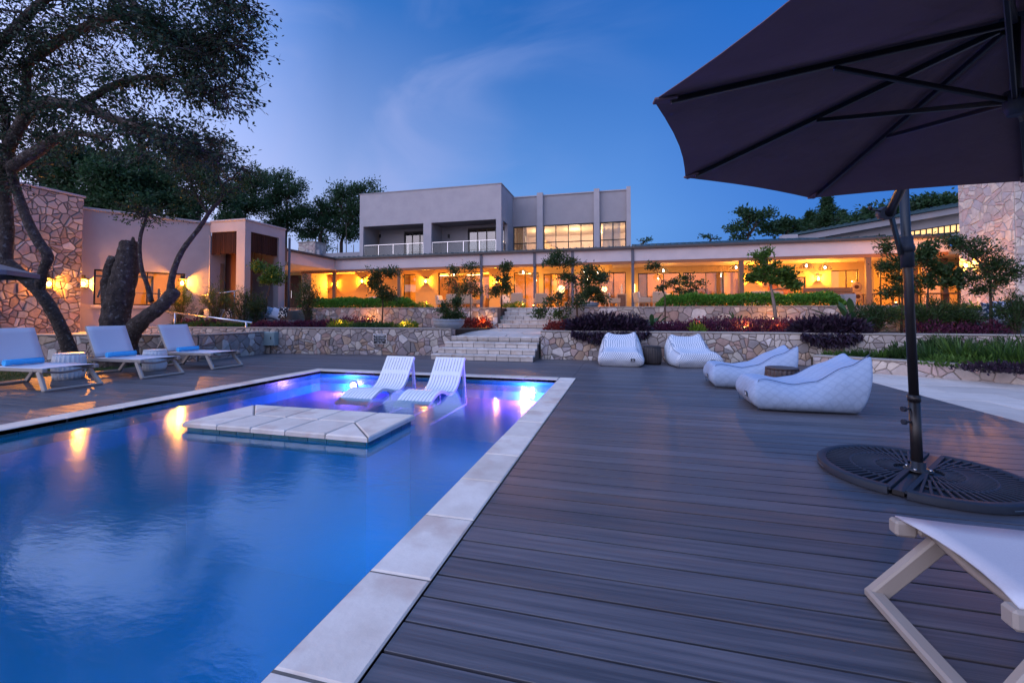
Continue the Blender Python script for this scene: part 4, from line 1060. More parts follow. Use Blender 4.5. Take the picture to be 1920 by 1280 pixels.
# ---------------------------------------------------------------- wall lanterns
def lantern_proto():
    t = thing('wall_lantern', 'x', 'lantern', (0, 0, 0)); w, d, h = .12, .15, .26
    f = MB().box(-w - .03, w + .03, -d - .02, 0, h, h + .035, .006).box(-w - .01, w + .01, -d, 0, -.02, 0, .004)
    for sx in (-1, 1):
        for y in (-d + .01, -.012): f.box(sx * w - .008, sx * w + .008, y - .008, y + .008, .001, h - .001)
    f.box(-.05, .05, -.012, 0, h + .036, h + .16).build('frame', 'black_metal', t)
    MB().lathe([(.012, .03), (.045, .06), (.05, .12), (.035, .17), (.012, .19)], 10, (0, -.085, 0)).build('bulb', 'bulb', t)
    return t
LANT = lantern_proto(); lant_first = [True]
def lantern(p, rz, label, power=11):
    if lant_first[0]: t = LANT; t.location = p; t.rotation_euler = (0, 0, rz); t['label'] = label; lant_first[0] = False
    else: t = copy_tree(LANT, p, rz, label)
    t['group'] = 'lit lanterns on the walls'
    point_light(t, (0, -.155, .13), power * 14.5, WARM, .04); return t
LANT['group'] = 'lit lanterns on the walls'
lanterns = []
pz = lambda u, v, Y: yp(u, v, Y)
q0 = xp(88, 531, -17.95); lanterns.append(((-17.94, q0.y, q0.z - .13), PI / 2, 'lantern on the rubble stone wall behind the leaning tree trunk', 13))
for u, v, lb in ((155, 531, 'lantern on the plaster wall left of the gym window'), (340, 530, 'lantern on the plaster wall right of the gym window')):
    s_ = along(u); p = PM @ Vector((s_, -.005, 0)); d = (p - CAM); dd = Vector((d.x, d.y, 0)).dot(FW); lanterns.append(((p.x, p.y, EYE + (590 - v) / FPX * dd - .13), pang, lb, 14))
for u, lb in ((628, 'lantern right of the round mirror on the orange veranda wall'), (603, 'lantern left of the round mirror on the orange veranda wall')):
    p = yp(u, 533, YB); lanterns.append(((p.x, YB - .005, p.z - .13), 0, lb, 10))
for u, lb in ((680, 'lantern on the bare orange wall above the left hedge'), (799, 'lantern between the tall lit windows left of the dining table'), (932, 'lantern behind the young terrace tree left of the steps'), (1533, 'lantern on the pale pier beside the dark sliding door'), (1410, 'lantern on the art wall behind the round terrace tree')):
    p = yp(u, 527 if u < 1400 else 522, YB); lanterns.append(((p.x, YB - .005, p.z - .13), 0, lb, 14))
p = xp(1816, 497, 14.0); lanterns.append(((14.0, p.y, p.z - .13), -PI / 2, 'lantern on the stone tower behind the wispy tree', 14))
for a in lanterns: lantern(*a)
for u in (692, 842):                                      # small dark sconces of the balconies
    p = yp(u if u == 842 else 713, 447 if u == 713 else 443, 26.7); t = thing('wall_sconce', 'unlit black box sconce on the %s balcony wall' % ('left' if u == 692 else 'right'), 'wall lamp', (p.x, 26.695, p.z), 0, 'balcony sconces')
    MB().box(-.06, .06, -.09, 0, -.12, .12, .008).build('body', 'black_metal', t); MB().box(-.04, .04, -.07, -.02, .121, .126).build('slot', 'steel', t)
# low uplight behind the tall column
up_ = thing('wall_uplight', 'glowing tube light on the pale wall right of the tall grey column', 'wall lamp', (ux(1190), YB - .02, 2.7))
MB().tube([(0, -.06, -.35), (0, -.06, .35)], .03, 10).build('tube', 'shade_glow', up_); MB().box(-.03, .03, -.02, 0, -.1, .1).build('bracket', 'black_metal', up_); point_light(up_, (0, -.2, 0), 8, WARM, .05)

# ---------------------------------------------------------------- veranda pendants
def pendant_proto(m):
    t = thing('pendant_lamp', 'x', 'pendant lamp'); R_, H_ = .30, .27
    s_ = MB(); n = 16
    for k in range(n):
        a0 = 2 * PI * k / n; pts = [(math.cos(a0) * R_ * math.sin(f), math.sin(a0) * R_ * math.sin(f), H_ * math.cos(f)) for f in (.12, .5, .9, 1.25, 1.57)]; s_.tube(pts, .010, 4)
    for f in (.45, .8, 1.1, 1.35, 1.57): s_.tube([(math.cos(2 * PI * k / 24) * R_ * math.sin(f), math.sin(2 * PI * k / 24) * R_ * math.sin(f), H_ * math.cos(f)) for k in range(25)], .010, 4)
    s_.build('shade', m, t, recalc=False); MB().tube([(0, 0, H_), (0, 0, H_ + .55)], .008, 5).build('cord', 'black_metal', t)
    MB().lathe([(.01, .05), (.045, .09), (.045, .13), (.02, .19)], 10).build('bulb', 'white_bulb', t); point_light(t, (0, 0, -.02), 60, (1, .46, .10), .05); return t
PD = pendant_proto('dark_rattan'); first = True
for u, v, Y, lb in ((1512, 499, 24.9, 'lit dark woven dome pendant nearest the right hand wooden post'), (1547, 502, 25.6, 'dark woven dome pendant beside the pier lantern'), (1244, 508, 24.6, 'dark woven dome pendant right of the tall grey column'), (1380, 502, 24.6, 'dark woven dome pendant hanging by the middle wooden post'), (851, 515, 24.4, 'lit woven pendant over the dining table on the veranda'), (981, 511, 24.4, 'lit woven pendant left of the terrace door'), (1002, 516, 25.3, 'woven pendant behind the column at the top of the steps'), (1096, 510, 24.8, 'woven pendant seen through the tall terrace tree'), (1120, 511, 25.4, 'woven pendant right of the tall terrace tree')):
    p = yp(u, v, Y); t = PD if first else copy_tree(PD, label=lb); first = False; t.location = (p.x, Y, p.z - .1); t['label'] = lb; t['group'] = 'woven pendant lamps under the veranda'
# glowing globes and lamps inside
for u, v, lb in ((1052, 542, 'large glowing globe lamp behind the glass door'), (1133, 542, 'small glowing globe lamp inside the glazing')):
    p = yp(u, v, 26.9); t = thing('globe_lamp', lb, 'lamp', (p.x, 26.9, FLR)); r_ = .24 if u == 1052 else .17; h_ = p.z - FLR
    MB().lathe([(.14, 0), (.14, .03), (.02, .04), (.02, h_ - r_ + .02)], 14).build('stand', 'black_metal', t); MB().lathe([(r_ * math.sin(PI * i / 10) + .002, h_ - r_ * math.cos(PI * i / 10)) for i in range(11)], 16).build('globe', 'shade_glow', t)

# ================================================================ sun loungers (head at -x, foot at +x, seat 0.36 m)
def lounger_proto():
    t = thing('sun_lounger', 'x', 'sun lounger'); W = .34; m = 'taupe_metal'
    fr = MB()
    for s in (-1, 1):
        fr.bar((-1.0, s * W, .335), (.66, s * W, .335), .045, .06, .008)
        fr.bar((.66, s * W, .335), (.86, s * W, .345), .05, .055, .008); fr.bar((.86, s * W * 1.06, .335), (.94, s * W * 1.06, .335), .07, .065, .010)
    fr.bar((-1.0, -W, .335), (-1.0, W, .335), .045, .05, .008); fr.bar((-.32, -W, .325), (-.32, W, .325), .04, .04, .006)
    fr.tube([(.80 - .03 * math.sin(PI * i / 10), -W + 2 * W * i / 10, .32 - .055 * math.sin(PI * i / 10)) for i in range(11)], .02, 6)
    fr.build('frame', m, t)
    def loop(xa, xb, w0, w1):
        b = MB()
        for s in (-1, 1): b.bar((xa, s * w0, .315), (xb, s * w1, .012), .05, .07, .008, up=(1, 0, 0))
        b.bar((xb, -w1 - .024, .022), (xb, w1 + .024, .022), .062, .042, .010); return b
    loop(.76, 1.0, W, W + .05).build('leg', m, t); loop(-.42, -.68, W - .05, W - .06).build('leg', m, t)
    for s in (-1, 1): MB().box(.70, .735, s * W * .86 - .012, s * W * .86 + .012, .24, .31, .004).build('bracket', m, t)
    st = MB(); n = 12; k = 6; vs = []; fs = []
    for i in range(n + 1):
        for j in range(k + 1):
            u = i / n; v = j / k * 2 - 1; x = -.34 + 1.26 * u; edge = (1 - v * v)
            x -= .045 * edge * max(0, (u - .75) / .25) ** 2
            vs.append((x, v * (W + .02 + (.02 if u > .97 else 0)), .372 - .022 * edge * math.sin(PI * min(1, u * 1.0 + .02)) + .004 * (u > .9)))
    for i in range(n):
        for j in range(k): a = i * (k + 1) + j; fs.append((a, a + 1, a + k + 2, a + k + 1))
    o = st.add(vs, fs, True).build('seat', 'sling', t); md = o.modifiers.new('thick', 'SOLIDIFY'); md.thickness = .008
    ang = math.radians(64); hx, hz, L_ = -.36, .36, .70; dx, dz = -math.cos(ang), math.sin(ang)
    def bp(a, y, o_=0): return (hx + dx * a + o_ * math.sin(ang), y, hz + dz * a + o_ * math.cos(ang))
    b = MB()
    for s in (-1, 1): b.bar(bp(0, s * W), bp(L_, s * W), .04, .045, .008)
    b.bar(bp(L_, -W - .02), bp(L_, W + .02), .045, .04, .008)
    b.bar(bp(.42, -W * .8, -.03), (-.86, -W * .8, .33), .022, .022); b.bar(bp(.42, W * .8, -.03), (-.86, W * .8, .33), .022, .022); b.build('back_frame', m, t)
    vs = []; fs = []
    for i in range(7):
        for j in range(k + 1): u = i / 6; v = j / k * 2 - 1; vs.append(bp(.02 + (L_ - .01) * u, v * (W + .015), .026 - .03 * (1 - v * v) * math.sin(PI * u)))
    for i in range(6):
        for j in range(k): a = i * (k + 1) + j; fs.append((a, a + 1, a + k + 2, a + k + 1))
    o = MB().add(vs, fs, True).build('backrest', 'sling', t); md = o.modifiers.new('thick', 'SOLIDIFY'); md.thickness = .008
    return t
LG = lounger_proto(); LG['group'] = 'taupe sun loungers'
lo = [(5.20, .02, 'sun lounger cut by the left picture edge, head end by the grey parasol'), (6.69, -.01, 'middle sun lounger of the row, between the two white drum tables'), (8.12, .03, 'sun lounger of the row standing closest to the rubble wall')]
for i, (y, rz, lb) in enumerate(lo):
    loc = (-10.04, y, 0)
    if i == 0: LG.location = loc; LG.rotation_euler = (0, 0, rz); LG['label'] = lb
    else: copy_tree(LG, loc, rz, lb)
copy_tree(LG, (2.07, 1.94, 0), PI, 'near sun lounger cut by the lower right corner, white sling on a tan frame').scale = (1, .79, 1)
def towel(y, lb, rz):
    t = MB(); prof = []; n = 9; turns = 3.2
    t.tube([(0, -.26 + .52 * i / n, 0) for i in range(n + 1)], [.05 + .004 * math.sin(i * 2.3) for i in range(n + 1)], 14)
    for k in range(3): t.tube([(.045 * math.cos(1 + k), -.255, .045 * math.sin(1 + k)), (.05 * math.cos(1.2 + k), .262, .05 * math.sin(1.2 + k))], .012, 6)
    o = t.build('rolled_towel', 'towel'); o.location = (-10.24, y, .425); o.rotation_euler = (0, 0, rz); tag(o, lb, 'towel', 'rolled blue towels')
towel(5.18, 'rolled blue towel on the nearest left sun lounger', .05); towel(6.70, 'rolled blue towel on the middle sun lounger', -.04); towel(8.13, 'rolled blue towel on the sun lounger by the wall', .06)

# ---------------------------------------------------------------- drum tables
def drum(name, lb, loc, r, h, m, cat, group, n=40, top=None, belly=.06):
    t = thing(name, lb, cat, loc, 0, group); N = n * 4
    prof = [(r * (.90 + belly * math.sin(PI * i / 8) * 1.6), .012 + (h - .04) * i / 8) for i in range(9)]
    MB().lathe(prof, N, flute=lambda k, j: (.03 if k % 4 in (0, 1) else -.03)).build('body', m, t)
    MB().lathe([(r * .86, h - .03), (r * .93, h - .02), (r * .93, h - .006), (r * .88, h)], 48).build('top', top or m, t); MB().lathe([(r * .85, 0), (r * .85, .013)], 32).build('foot', m, t); return t
drum('side_table', 'white fluted drum table between the first two sun loungers', (-10.52, 5.98, 0), .245, .50, 'white_plastic', 'side table', 'white drum tables', 22)
drum('side_table', 'white fluted drum table beside the sun lounger closest to the wall', (-10.28, 7.40, 0), .225, .46, 'white_plastic', 'side table', 'white drum tables', 22)
p = gp(1224, 684); drum('side_table', 'black ribbed drum stool standing between the two upright zigzag bean bags', (p.x, p.y + .2, 0), .23, .46, 'dark_rattan', 'stool', 'dark drum stools', 22)
drum('side_table', 'brown ribbed drum stool half hidden between the two long grey bean bags', (2.40, 7.46, 0), .245, .44, 'brown_rattan', 'stool', 'dark drum stools', 22, belly=.03)

# ---------------------------------------------------------------- white slatted chaises standing in the shallow water
def chaise_proto():
    t = thing('pool_chaise', 'x', 'chaise', group='white chaises in the pool'); W = .285
    ctl = [(0, .0), (.12, .055), (.28, .125), (.44, .165), (.60, .145), (.78, .085), (.95, .055), (1.08, .075), (1.20, .145), (1.30, .255), (1.40, .385), (1.50, .52), (1.55, .585)]
    P_ = [Vector((0, y, z)) for y, z in ctl]; pts = []
    for i in range(len(P_) - 1):
        p0, p1, p2, p3 = P_[max(i - 1, 0)], P_[i], P_[i + 1], P_[min(i + 2, len(P_) - 1)]
        for k in range(4):
            s = k / 4; pts.append(.5 * ((2 * p1) + (p2 - p0) * s + (2 * p0 - 5 * p1 + 4 * p2 - p3) * s * s + (3 * p1 - p0 - 3 * p2 + p3) * s ** 3))
    pts.append(P_[-1]); n = len(pts)
    def ribbon(mb, x0, x1, i0, i1, th=.03):
        vs = []; fs = []; m_ = i1 - i0 + 1
        for i in range(i0, i1 + 1):
            tn = (pts[min(i + 1, n - 1)] - pts[max(i - 1, 0)]).normalized(); nr = Vector((0, -tn.z, tn.y))
            for x, o_ in ((x0, 0), (x1, 0), (x1, -th), (x0, -th)): q_ = pts[i] + nr * o_; vs.append((x, q_.y, q_.z))
        for i in range(m_ - 1):
            for k in range(4): fs.append((i * 4 + k, i * 4 + (k + 1) % 4, i * 4 + 4 + (k + 1) % 4, i * 4 + 4 + k))
        fs += [(3, 2, 1, 0), (m_ * 4 - 4, m_ * 4 - 3, m_ * 4 - 2, m_ * 4 - 1)]; mb.add(vs, fs)
    fr = MB(); sw = .052; xs = [-W + .055 + (2 * W - .11) * i / 8 for i in range(9)]
    ribbon(fr, -W, -W + .05, 0, n - 1, .05); ribbon(fr, W - .05, W, 0, n - 1, .05)
    for i0, i1 in ((0, 2), (22, 24), (37, 39), (n - 3, n - 1)): ribbon(fr, -W + .051, W - .051, i0, i1, .029)
    for s in (-1, 1):
        x = s * (W - .025); fr.bar((x, 1.53, .53), (x, 1.66, -.30), .045, .05, .006); fr.bar((x, .1, -.29), (x, 1.66, -.29), .045, .04, .006)
    fr.build('frame', 'white_plastic', t)
    for i in range(8):
        g = .006
        for i0, i1 in ((3, 21), (25, 36), (40, n - 4)):
            mb = MB(); ribbon(mb, xs[i] + g, xs[i + 1] - g, i0 - 1, i1 + 1, .024); mb.build('slat', 'white_plastic', t)
    return t
CH = chaise_proto(); CH.location = (-4.09, 5.83, -.125); CH['label'] = 'white slatted chaise in the shallow water, left of its twin'
copy_tree(CH, (-3.09, 5.87, -.125), 0, 'white slatted chaise in the shallow water, right of its twin')

# ---------------------------------------------------------------- bean bags
def tag_label(t, c, U, V):
    c, U, V = Vector(c), Vector(U).normalized(), Vector(V).normalized(); N = U.cross(V)
    def pl(mb, pts, d): mb.prism([c + U * a + V * b + N * d for a, b in pts], N * .003)
    mb = MB(); pl(mb, [(-.05, -.035), (.05, -.035), (.05, .035), (-.05, .035)], 0); lb = mb.build('label_patch', 'sign_black', t)
    mb = MB(); pl(mb, [(-.014, .002), (.014, .002), (0, .024)], .0035); pl(mb, [(-.036, -.016), (.036, -.016), (.036, -.009), (-.036, -.009)], .0035); mb.build('emblem', 'white_print', lb)
def beanbag(lb, loc, rz, kind, L_, W, front, seat, back, m, seed, group):
    """front at local -x, back at +x"""
    t = thing('bean_bag', lb, 'bean bag', loc, rz, group); rng = random.Random(seed)
    nL, nJ = 26, 28; vs = []; seamL = []; seamR = []
    def topz(u):
        pts = [(0, front * .96), (.12, front), (.38, seat), (.56, seat + .04), (.78, seat + (back - seat) * .62), (1, back)]
        for (a, za), (b, zb) in zip(pts, pts[1:]):
            if u <= b: s = (u - a) / (b - a); s = s * s * (3 - 2 * s) * .5 + s * .5; return za + (zb - za) * s
        return back
    ph = [rng.uniform(0, 6.28) for _ in range(8)]
    for i in range(nL + 1):
        u = i / nL; zt = topz(u); wb = W / 2 * (1.0 + .06 * math.sin(PI * u)); wt = W / 2 * (.86 if kind == 'lounge' else .80 - .06 * u)
        x = -L_ / 2 + L_ * u; loop_ = []
        ear = max(0, (u - .86) / .14)
        for j in range(nJ):
            a = j / nJ
            if a < .34: s = a / .34 * 2 - 1; y = s * wt; z = zt - .03 * (1 - s * s) * (1 if u > .15 else u / .15) + ear * .10 * abs(s) ** 4 - ear * .03; lean = 1
            elif a < .5: s = (a - .34) / .16; y = wt + (wb - wt) * math.sin(s * PI / 2) + .065 * math.sin(PI * s); z = zt * (1 - s) + .015; lean = 1 - s
            elif a < .84: s = (a - .5) / .34 * 2 - 1; y = -s * wb * .97; z = .0; lean = 0
            else: s = (a - .84) / .16; y = -(wb + (wt - wb) * (1 - math.cos(s * PI / 2)) + .065 * math.sin(PI * s)); z = zt * s + .015 * (1 - s); lean = s
            xx = x
            if u > .5: xx += lean * (.16 if kind == 'lounge' else .10) * (u - .5) * 2
            bulge = math.sin(PI * min(1, max(0, z / max(.1, zt))))
            if u < .12: xx -= .07 * bulge * (1 - (u / .12)) - .05 * (1 - u / .12) * (z < .02)
            if u > .9: xx += .03 * bulge * (u - .9) / .1
            wr = .45 * (.008 * math.sin(9 * u + 5 * a * 6.28 + ph[0]) + .006 * math.sin(17 * u - 11 * a + ph[1]) + .004 * math.sin(19 * a * 2 + 7 * u + ph[2]))
            if z < .005: wr = 0
            y *= 1 + wr * 1.3; z += wr * .9 if z > .02 else 0
            loop_.append((xx, y, max(0, z)))
        vs += loop_; seamL.append(loop_[0]); seamR.append(loop_[int(.34 * nJ + .999)])
    fs = []
    for i in range(nL):
        for j in range(nJ): a = i * nJ + j; b = i * nJ + (j + 1) % nJ; fs.append((a, b, b + nJ, a + nJ))
    c0 = len(vs); vs.append((-L_ / 2 - .07, 0, front * .45)); c1 = len(vs); vs.append((L_ / 2 + .08, 0, back * .5))
    for j in range(nJ): fs.append((c0, (j + 1) % nJ, j)); fs.append((c1, nL * nJ + j, nL * nJ + (j + 1) % nJ))
    MB().add(vs, fs, True).build('body', m, t, subsurf=1)
    for s_ in (seamL, seamR):
        cc = Vector((0, 0, .2)); pts = [Vector(p) + (Vector((0, p[1], p[2] * .3)).normalized() * .006) for p in s_[1:-1]]
        dn = [pts[0] + Vector((-.02 - .03 * k * 0, 0, -front * k / 4)) + Vector((-.035 * math.sin(PI * k / 4), .03 * (1 if pts[0].y > 0 else -1) * k / 4, 0)) for k in range(4, 0, -1)]
        MB().tube(dn + pts, .005, 6).build('piping', 'piping_cloth', t)
    if kind == 'lounge': tag_label(t, (-L_ / 2 - .074, -W * .26, front * .46), (0, -1, 0), (-.12, 0, 1))
    else: tag_label(t, (-L_ / 2 - .074, -W * .28, front * .45), (0, -1, 0), (-.1, 0, 1))
    return t
p = gp(1164, 688); beanbag('upright white zigzag bean bag chair left of the black stool', (p.x, p.y + .5, 0), PI / 2, 'chair', .86, 1.0, .38, .40, .80, 'zigzag_cloth', 1, 'upright zigzag bean bag chairs')
p = gp(1300, 690); beanbag('upright white zigzag bean bag chair right of the black stool', (p.x + .05, p.y + .46, 0), PI / 2 + .22, 'chair', .86, 1.02, .37, .39, .76, 'zigzag_cloth', 2, 'upright zigzag bean bag chairs')
beanbag('long grey lattice bean bag lounge behind the brown stool', (2.12, 8.38, 0), -.03, 'lounge', 1.16, .86, .40, .36, .72, 'lattice_cloth', 3, 'long lattice bean bag lounges')
beanbag('long grey lattice bean bag lounge nearest the parasol, in front of the brown stool', (2.30, 6.66, 0), .0, 'lounge', 1.19, .86, .40, .35, .72, 'lattice_cloth', 4, 'long lattice bean bag lounges')

# ---------------------------------------------------------------- cantilever parasol over the deck
PK = CAM + (Vector((1.809, 2.508, 2.665)) - CAM) * .885; UPV = Vector((.044, .023, .999)).normalized(); e1 = Vector((0, 1, 0)).cross(UPV).normalized(); e2 = UPV.cross(e1)
RR, HP, PH = 1.643 * .885, .394 * .885, 3.279
pb = gp(1721, 893); ub = thing('cantilever_parasol', 'large dark taupe cantilever parasol with a black pole and ribbed round base', 'parasol', (pb.x, pb.y, 0)); UO = tuple(ub.location)
def rim(k, r=1.0, dz=0.0): a = PH - k * PI / 4; return PK - UPV * (HP * r + dz) + (e1 * math.cos(a) + e2 * math.sin(a)) * RR * r
vs = []; fs = []; nr_, sub = 8, 6
for k in range(8):
    for j in range(sub):
        for i in range(nr_ + 1):
            r = .03 + .97 * i / nr_; s = j / sub; p = rim(k, r).lerp(rim(k + 1, r), s); mid = rim(k, 0).lerp(PK, 1)
            sag = math.sin(PI * s); p = p - UPV * (.035 * sag * math.sin(PI * r)) + (PK - UPV * HP - rim(k + .5)).normalized() * (.035 * sag * r ** 3); vs.append(p)
N_ = 8 * sub
for a in range(N_):
    for i in range(nr_): fs.append((a * (nr_ + 1) + i, a * (nr_ + 1) + i + 1, ((a + 1) % N_) * (nr_ + 1) + i + 1, ((a + 1) % N_) * (nr_ + 1) + i))
o = MB().add(vs, fs, False).build('canopy', 'parasol_cloth', ub, off=UO); md = o.modifiers.new('thick', 'SOLIDIFY'); md.thickness = .003
HUB = PK - UPV * .37
for k in range(8):
    rb = MB().bar(rim(k, .03, .035), rim(k, .95, .022), .018, .028, .003).build('rib', 'black_metal', ub, off=UO)
    MB().bar(rim(k, .93, .02), rim(k, 1.0, .004), .05, .012, .003).build('corner_pocket', 'parasol_cloth', rb, off=UO)
    MB().bar(HUB, rim(k, .48, .045), .016, .022, .003).build('strut', 'black_metal', rb, off=UO)
MB().tube([HUB - UPV * .06, HUB - UPV * .03, HUB + UPV * .04], [.022, .036, .036], 14).build('hub', 'black_plastic', ub, off=UO); MB().tube([HUB - UPV * .05, PK + UPV * .12], .016, 12).build('mast', 'black_metal', ub, off=UO); MB().lathe([(.05, -.02), (.09, 0), (.06, .03)], 14, PK).build('cap', 'black_plastic', ub, off=UO)
ptop = yp(1694, 340, pb.y - .02); ptop = pb.lerp(ptop, 1.0); pd = (ptop - pb).normalized()
MB().tube([pb + pd * .0, pb + pd * .62], .036, 18).tube([pb + pd * .58, pb + pd * .63], .041, 18).build('lower_pole', 'black_metal', ub, off=UO); MB().tube([pb + pd * .631, ptop + pd * .12], .031, 18).build('pole', 'black_metal', ub, off=UO)
cl = MB().tube([pb + pd * 1.62, pb + pd * 1.86], .042, 16).tube([pb + pd * 1.74, pb + pd * 1.80], .048, 16).build('slide_collar', 'black_plastic', ub, off=UO)
for z in (.52, .42): q0 = pb + pd * z; MB().tube([q0 + Vector((-.035, -.01, 0)), q0 + Vector((-.075, -.02, 0))], .008, 8).tube([q0 + Vector((-.072, -.02, 0)), q0 + Vector((-.095, -.025, 0))], .02, 10).build('clamp_knob', 'black_plastic', ub, off=UO)
pv0 = yp(1664, 394, pb.y - .10); at = PK + UPV * .16
MB().tube([pv0 + Vector((0, 0, -.05)), pv0.lerp(at, .5) + Vector((0, 0, .03)), at], .030, 14).build('boom', 'black_metal', ub, off=UO); MB().bar(at, PK + UPV * .02, .05, .05).build('boom_end', 'black_plastic', ub, off=UO)
cr = MB().tube([pv0 + Vector((-.02, -.05, -.03)), pv0 + Vector((.0, .06, -.01))], .05, 14).build('crank_box', 'black_plastic', ub, off=UO); MB().tube([pv0 + Vector((-.03, -.03, -.02)), pv0 + Vector((-.13, -.05, .0))], .008, 8).tube([pv0 + Vector((-.13, -.05, .0)), pv0 + Vector((-.14, -.05, .03))], .012, 8).build('crank_handle', 'black_metal', cr, off=UO)
MB().bar(pv0 + Vector((.02, 0, -.03)), pb + pd * 1.72 + Vector((-.05, -.02, 0)), .02, .045, .004).build('tilt_arm', 'black_metal', ub, off=UO)
# base: two half round weights on a channel
ang = math.radians(51); A = Vector((math.cos(ang), math.sin(ang), 0)); B = Vector((-math.sin(ang), math.cos(ang), 0)); BC = Vector((pb.x + .005, pb.y, 0))
MB().bar(BC - A * .60 + Vector((0, 0, .022)), BC + A * .60 + Vector((0, 0, .022)), .07, .036, .004).bar(BC - B * .5 + Vector((0, 0, .012)), BC + B * .5 + Vector((0, 0, .012)), .05, .02).build('base_channel', 'black_metal', ub, off=UO)
MB().lathe([(.075, .045), (.09, .05), (.09, .058), (.045, .062), (.045, .12)], 20, BC).build('base_flange', 'black_metal', ub, off=UO)
for k in range(4):
    a0 = PI / 4 + k * PI / 2; MB().tube([BC + Vector((math.cos(a0) * .07, math.sin(a0) * .07, .056)), BC + Vector((math.cos(a0) * .07, math.sin(a0) * .07, .075))], .011, 6).build('bolt', 'steel', ub, off=UO)
for s in (1, -1):
    def bp(r, f, z): return BC + B * s * (.052 + r * .585 * math.sin(f)) + A * (r * .63 * math.cos(f)) + Vector((0, 0, z))
    rim_ = MB(); n = 36; F = [PI * i / n for i in range(n + 1)]
    outer = [bp(1, f, 0) for f in F]; body = [bp(.98, f, 0) for f in F]
    rim_.prism(body, (0, 0, .034))
    ring = []; fsr = []
    for f in F:
        for r, z in ((1.0, .006), (1.0, .050), (.985, .058), (.90, .058), (.89, .034)): ring.append(bp(r, f, z))
    for i in range(n):
        for q_ in range(4): a = i * 5 + q_; fsr.append((a, a + 1, a + 6, a + 5))
    rim_.add(ring, fsr, True); rim_.bar(bp(.98, 0, .046), bp(.98, PI, .046), .03, .022)
    plate = rim_.build('base_weight', 'black_plastic', ub, off=UO)
    for i in range(1, 30):
        f = PI * i / 30; r0 = .16 if i % 2 else .36
        MB().bar(bp(r0, f, .045), bp(.905, f, .045), .017, .022, .003).build('slat', 'black_plastic', plate, off=UO)
    for r in (.36, .62): MB().tube([bp(r, PI * (i + 1) / 26, .047) for i in range(25)], .011, 5).build('ring', 'black_plastic', plate, off=UO)
    for f in (.95 if s == 1 else 1.0,): MB().bar(bp(1.012, PI - f - .12, .03), bp(1.012, PI - f + .12, .03), .004, .006).build('handle', 'bright_steel', plate, off=UO)
# a second parasol whose edge comes in at the left
tl = dp(56, 506, 8.0); c2 = Vector((tl.x - 1.72, tl.y - .45, 0)); u2 = thing('garden_parasol', 'grey parasol of which only the drooping edge shows behind the nearest left lounger', 'parasol', c2)
zr = tl.z; vs = []; fs = []
for k in range(8):
    a = k * PI / 4 + .27
    vs += [(math.cos(a) * 1.33, math.sin(a) * 1.33, zr - .09), (math.cos(a) * 1.33, math.sin(a) * 1.33, zr), (0, 0, zr + .42)]
for k in range(8): a = k * 3; b = (k + 1) % 8 * 3; fs += [(a, b, b + 1, a + 1), (a + 1, b + 1, b + 2)]
o = MB().add(vs, fs).build('canopy', 'grey_parasol_cloth', u2); md = o.modifiers.new('thick', 'SOLIDIFY'); md.thickness = .004
MB().tube([(0, 0, 0), (0, 0, zr + .44)], .025, 12).build('pole', 'black_metal', u2); MB().lathe([(.3, 0), (.3, .05), (.05, .08), (.05, .3)], 20).build('base', 'black_plastic', u2)
for k in range(8): a = k * PI / 4 + .27; MB().bar((0, 0, zr + .38), (math.cos(a) * 1.3, math.sin(a) * 1.3, zr - .02), .015, .02).build('rib', 'black_metal', u2)

# ---------------------------------------------------------------- things on the garden wall
wd = (Vector((*WA1, 0)) - Vector((*WA0, 0))).normalized(); wn = wd.cross(Vector((0, 0, 1)))
def on_wall(u):
    d = ray(u, 590); n = Vector((-wd.y, wd.x, 0)); s_ = (WA0[0] * n.x + WA0[1] * n.y) / (d.x * n.x + d.y * n.y); return Vector((d.x * s_, d.y * s_, 0)), (d * s_).dot(FW)
c, D = on_wall(511); wa = math.atan2(wd.y, wd.x)
bx = thing('electrical_box', 'grey green metal cabinet box mounted on the rubble wall', 'cabinet', (c.x, c.y, EYE - 57 * D / FPX), wa)
MB().box(-.24, .24, -.20, .02, 0, .44, .01).build('casing', 'box_paint', bx); dr = MB().box(-.225, .225, -.215, -.2005, .012, .428, .006).build('door', 'box_paint', bx); MB().box(.10, .13, -.228, -.2155, .20, .29, .004).build('handle', 'black_plastic', dr); MB().tube([(0, -.08, 0), (0, -.08, -.3)], .02, 8).build('conduit', 'mortar', bx)
c, D = on_wall(714); zc = EYE - 45.5 * D / FPX
sn = thing('warning_sign', 'small black pool warning sign with white lettering on the rubble wall', 'sign', (c.x + wn.x * .05, c.y + wn.y * .05, zc), wa)
MB().box(-.225, .225, -.012, .012, -.155, .155, .004).build('frame', 'bright_steel', sn); MB().box(-.205, .205, -.016, -.0125, -.138, .138).build('board', 'sign_black', sn)
def text(s, parent, loc, size, m, rot=(PI / 2, 0, 0)):
    cu = bpy.data.curves.new('lettering', 'FONT'); cu.body = s; cu.size = size; cu.align_x = 'CENTER'; cu.align_y = 'CENTER'; cu.extrude = .001; cu.resolution_u = 2
    tmp = bpy.data.objects.new('lettering_curve', cu); COL.objects.link(tmp); bpy.context.view_layer.update()
    me = bpy.data.meshes.new_from_object(tmp.evaluated_get(bpy.context.evaluated_depsgraph_get())); bpy.data.objects.remove(tmp); bpy.data.curves.remove(cu)
    me.materials.clear(); me.materials.append(MATS[m]); o = bpy.data.objects.new('lettering', me); COL.objects.link(o); o.parent = parent; o.location = loc; o.rotation_euler = rot; return o
for s, z, sz in (('WARNING', .10, .068), ('Use of swimming', .035, .058), ('pool is at own', -.035, .058), ('risk only', -.10, .055)): text(s, sn, (0, -.018, z), sz, 'white_print')
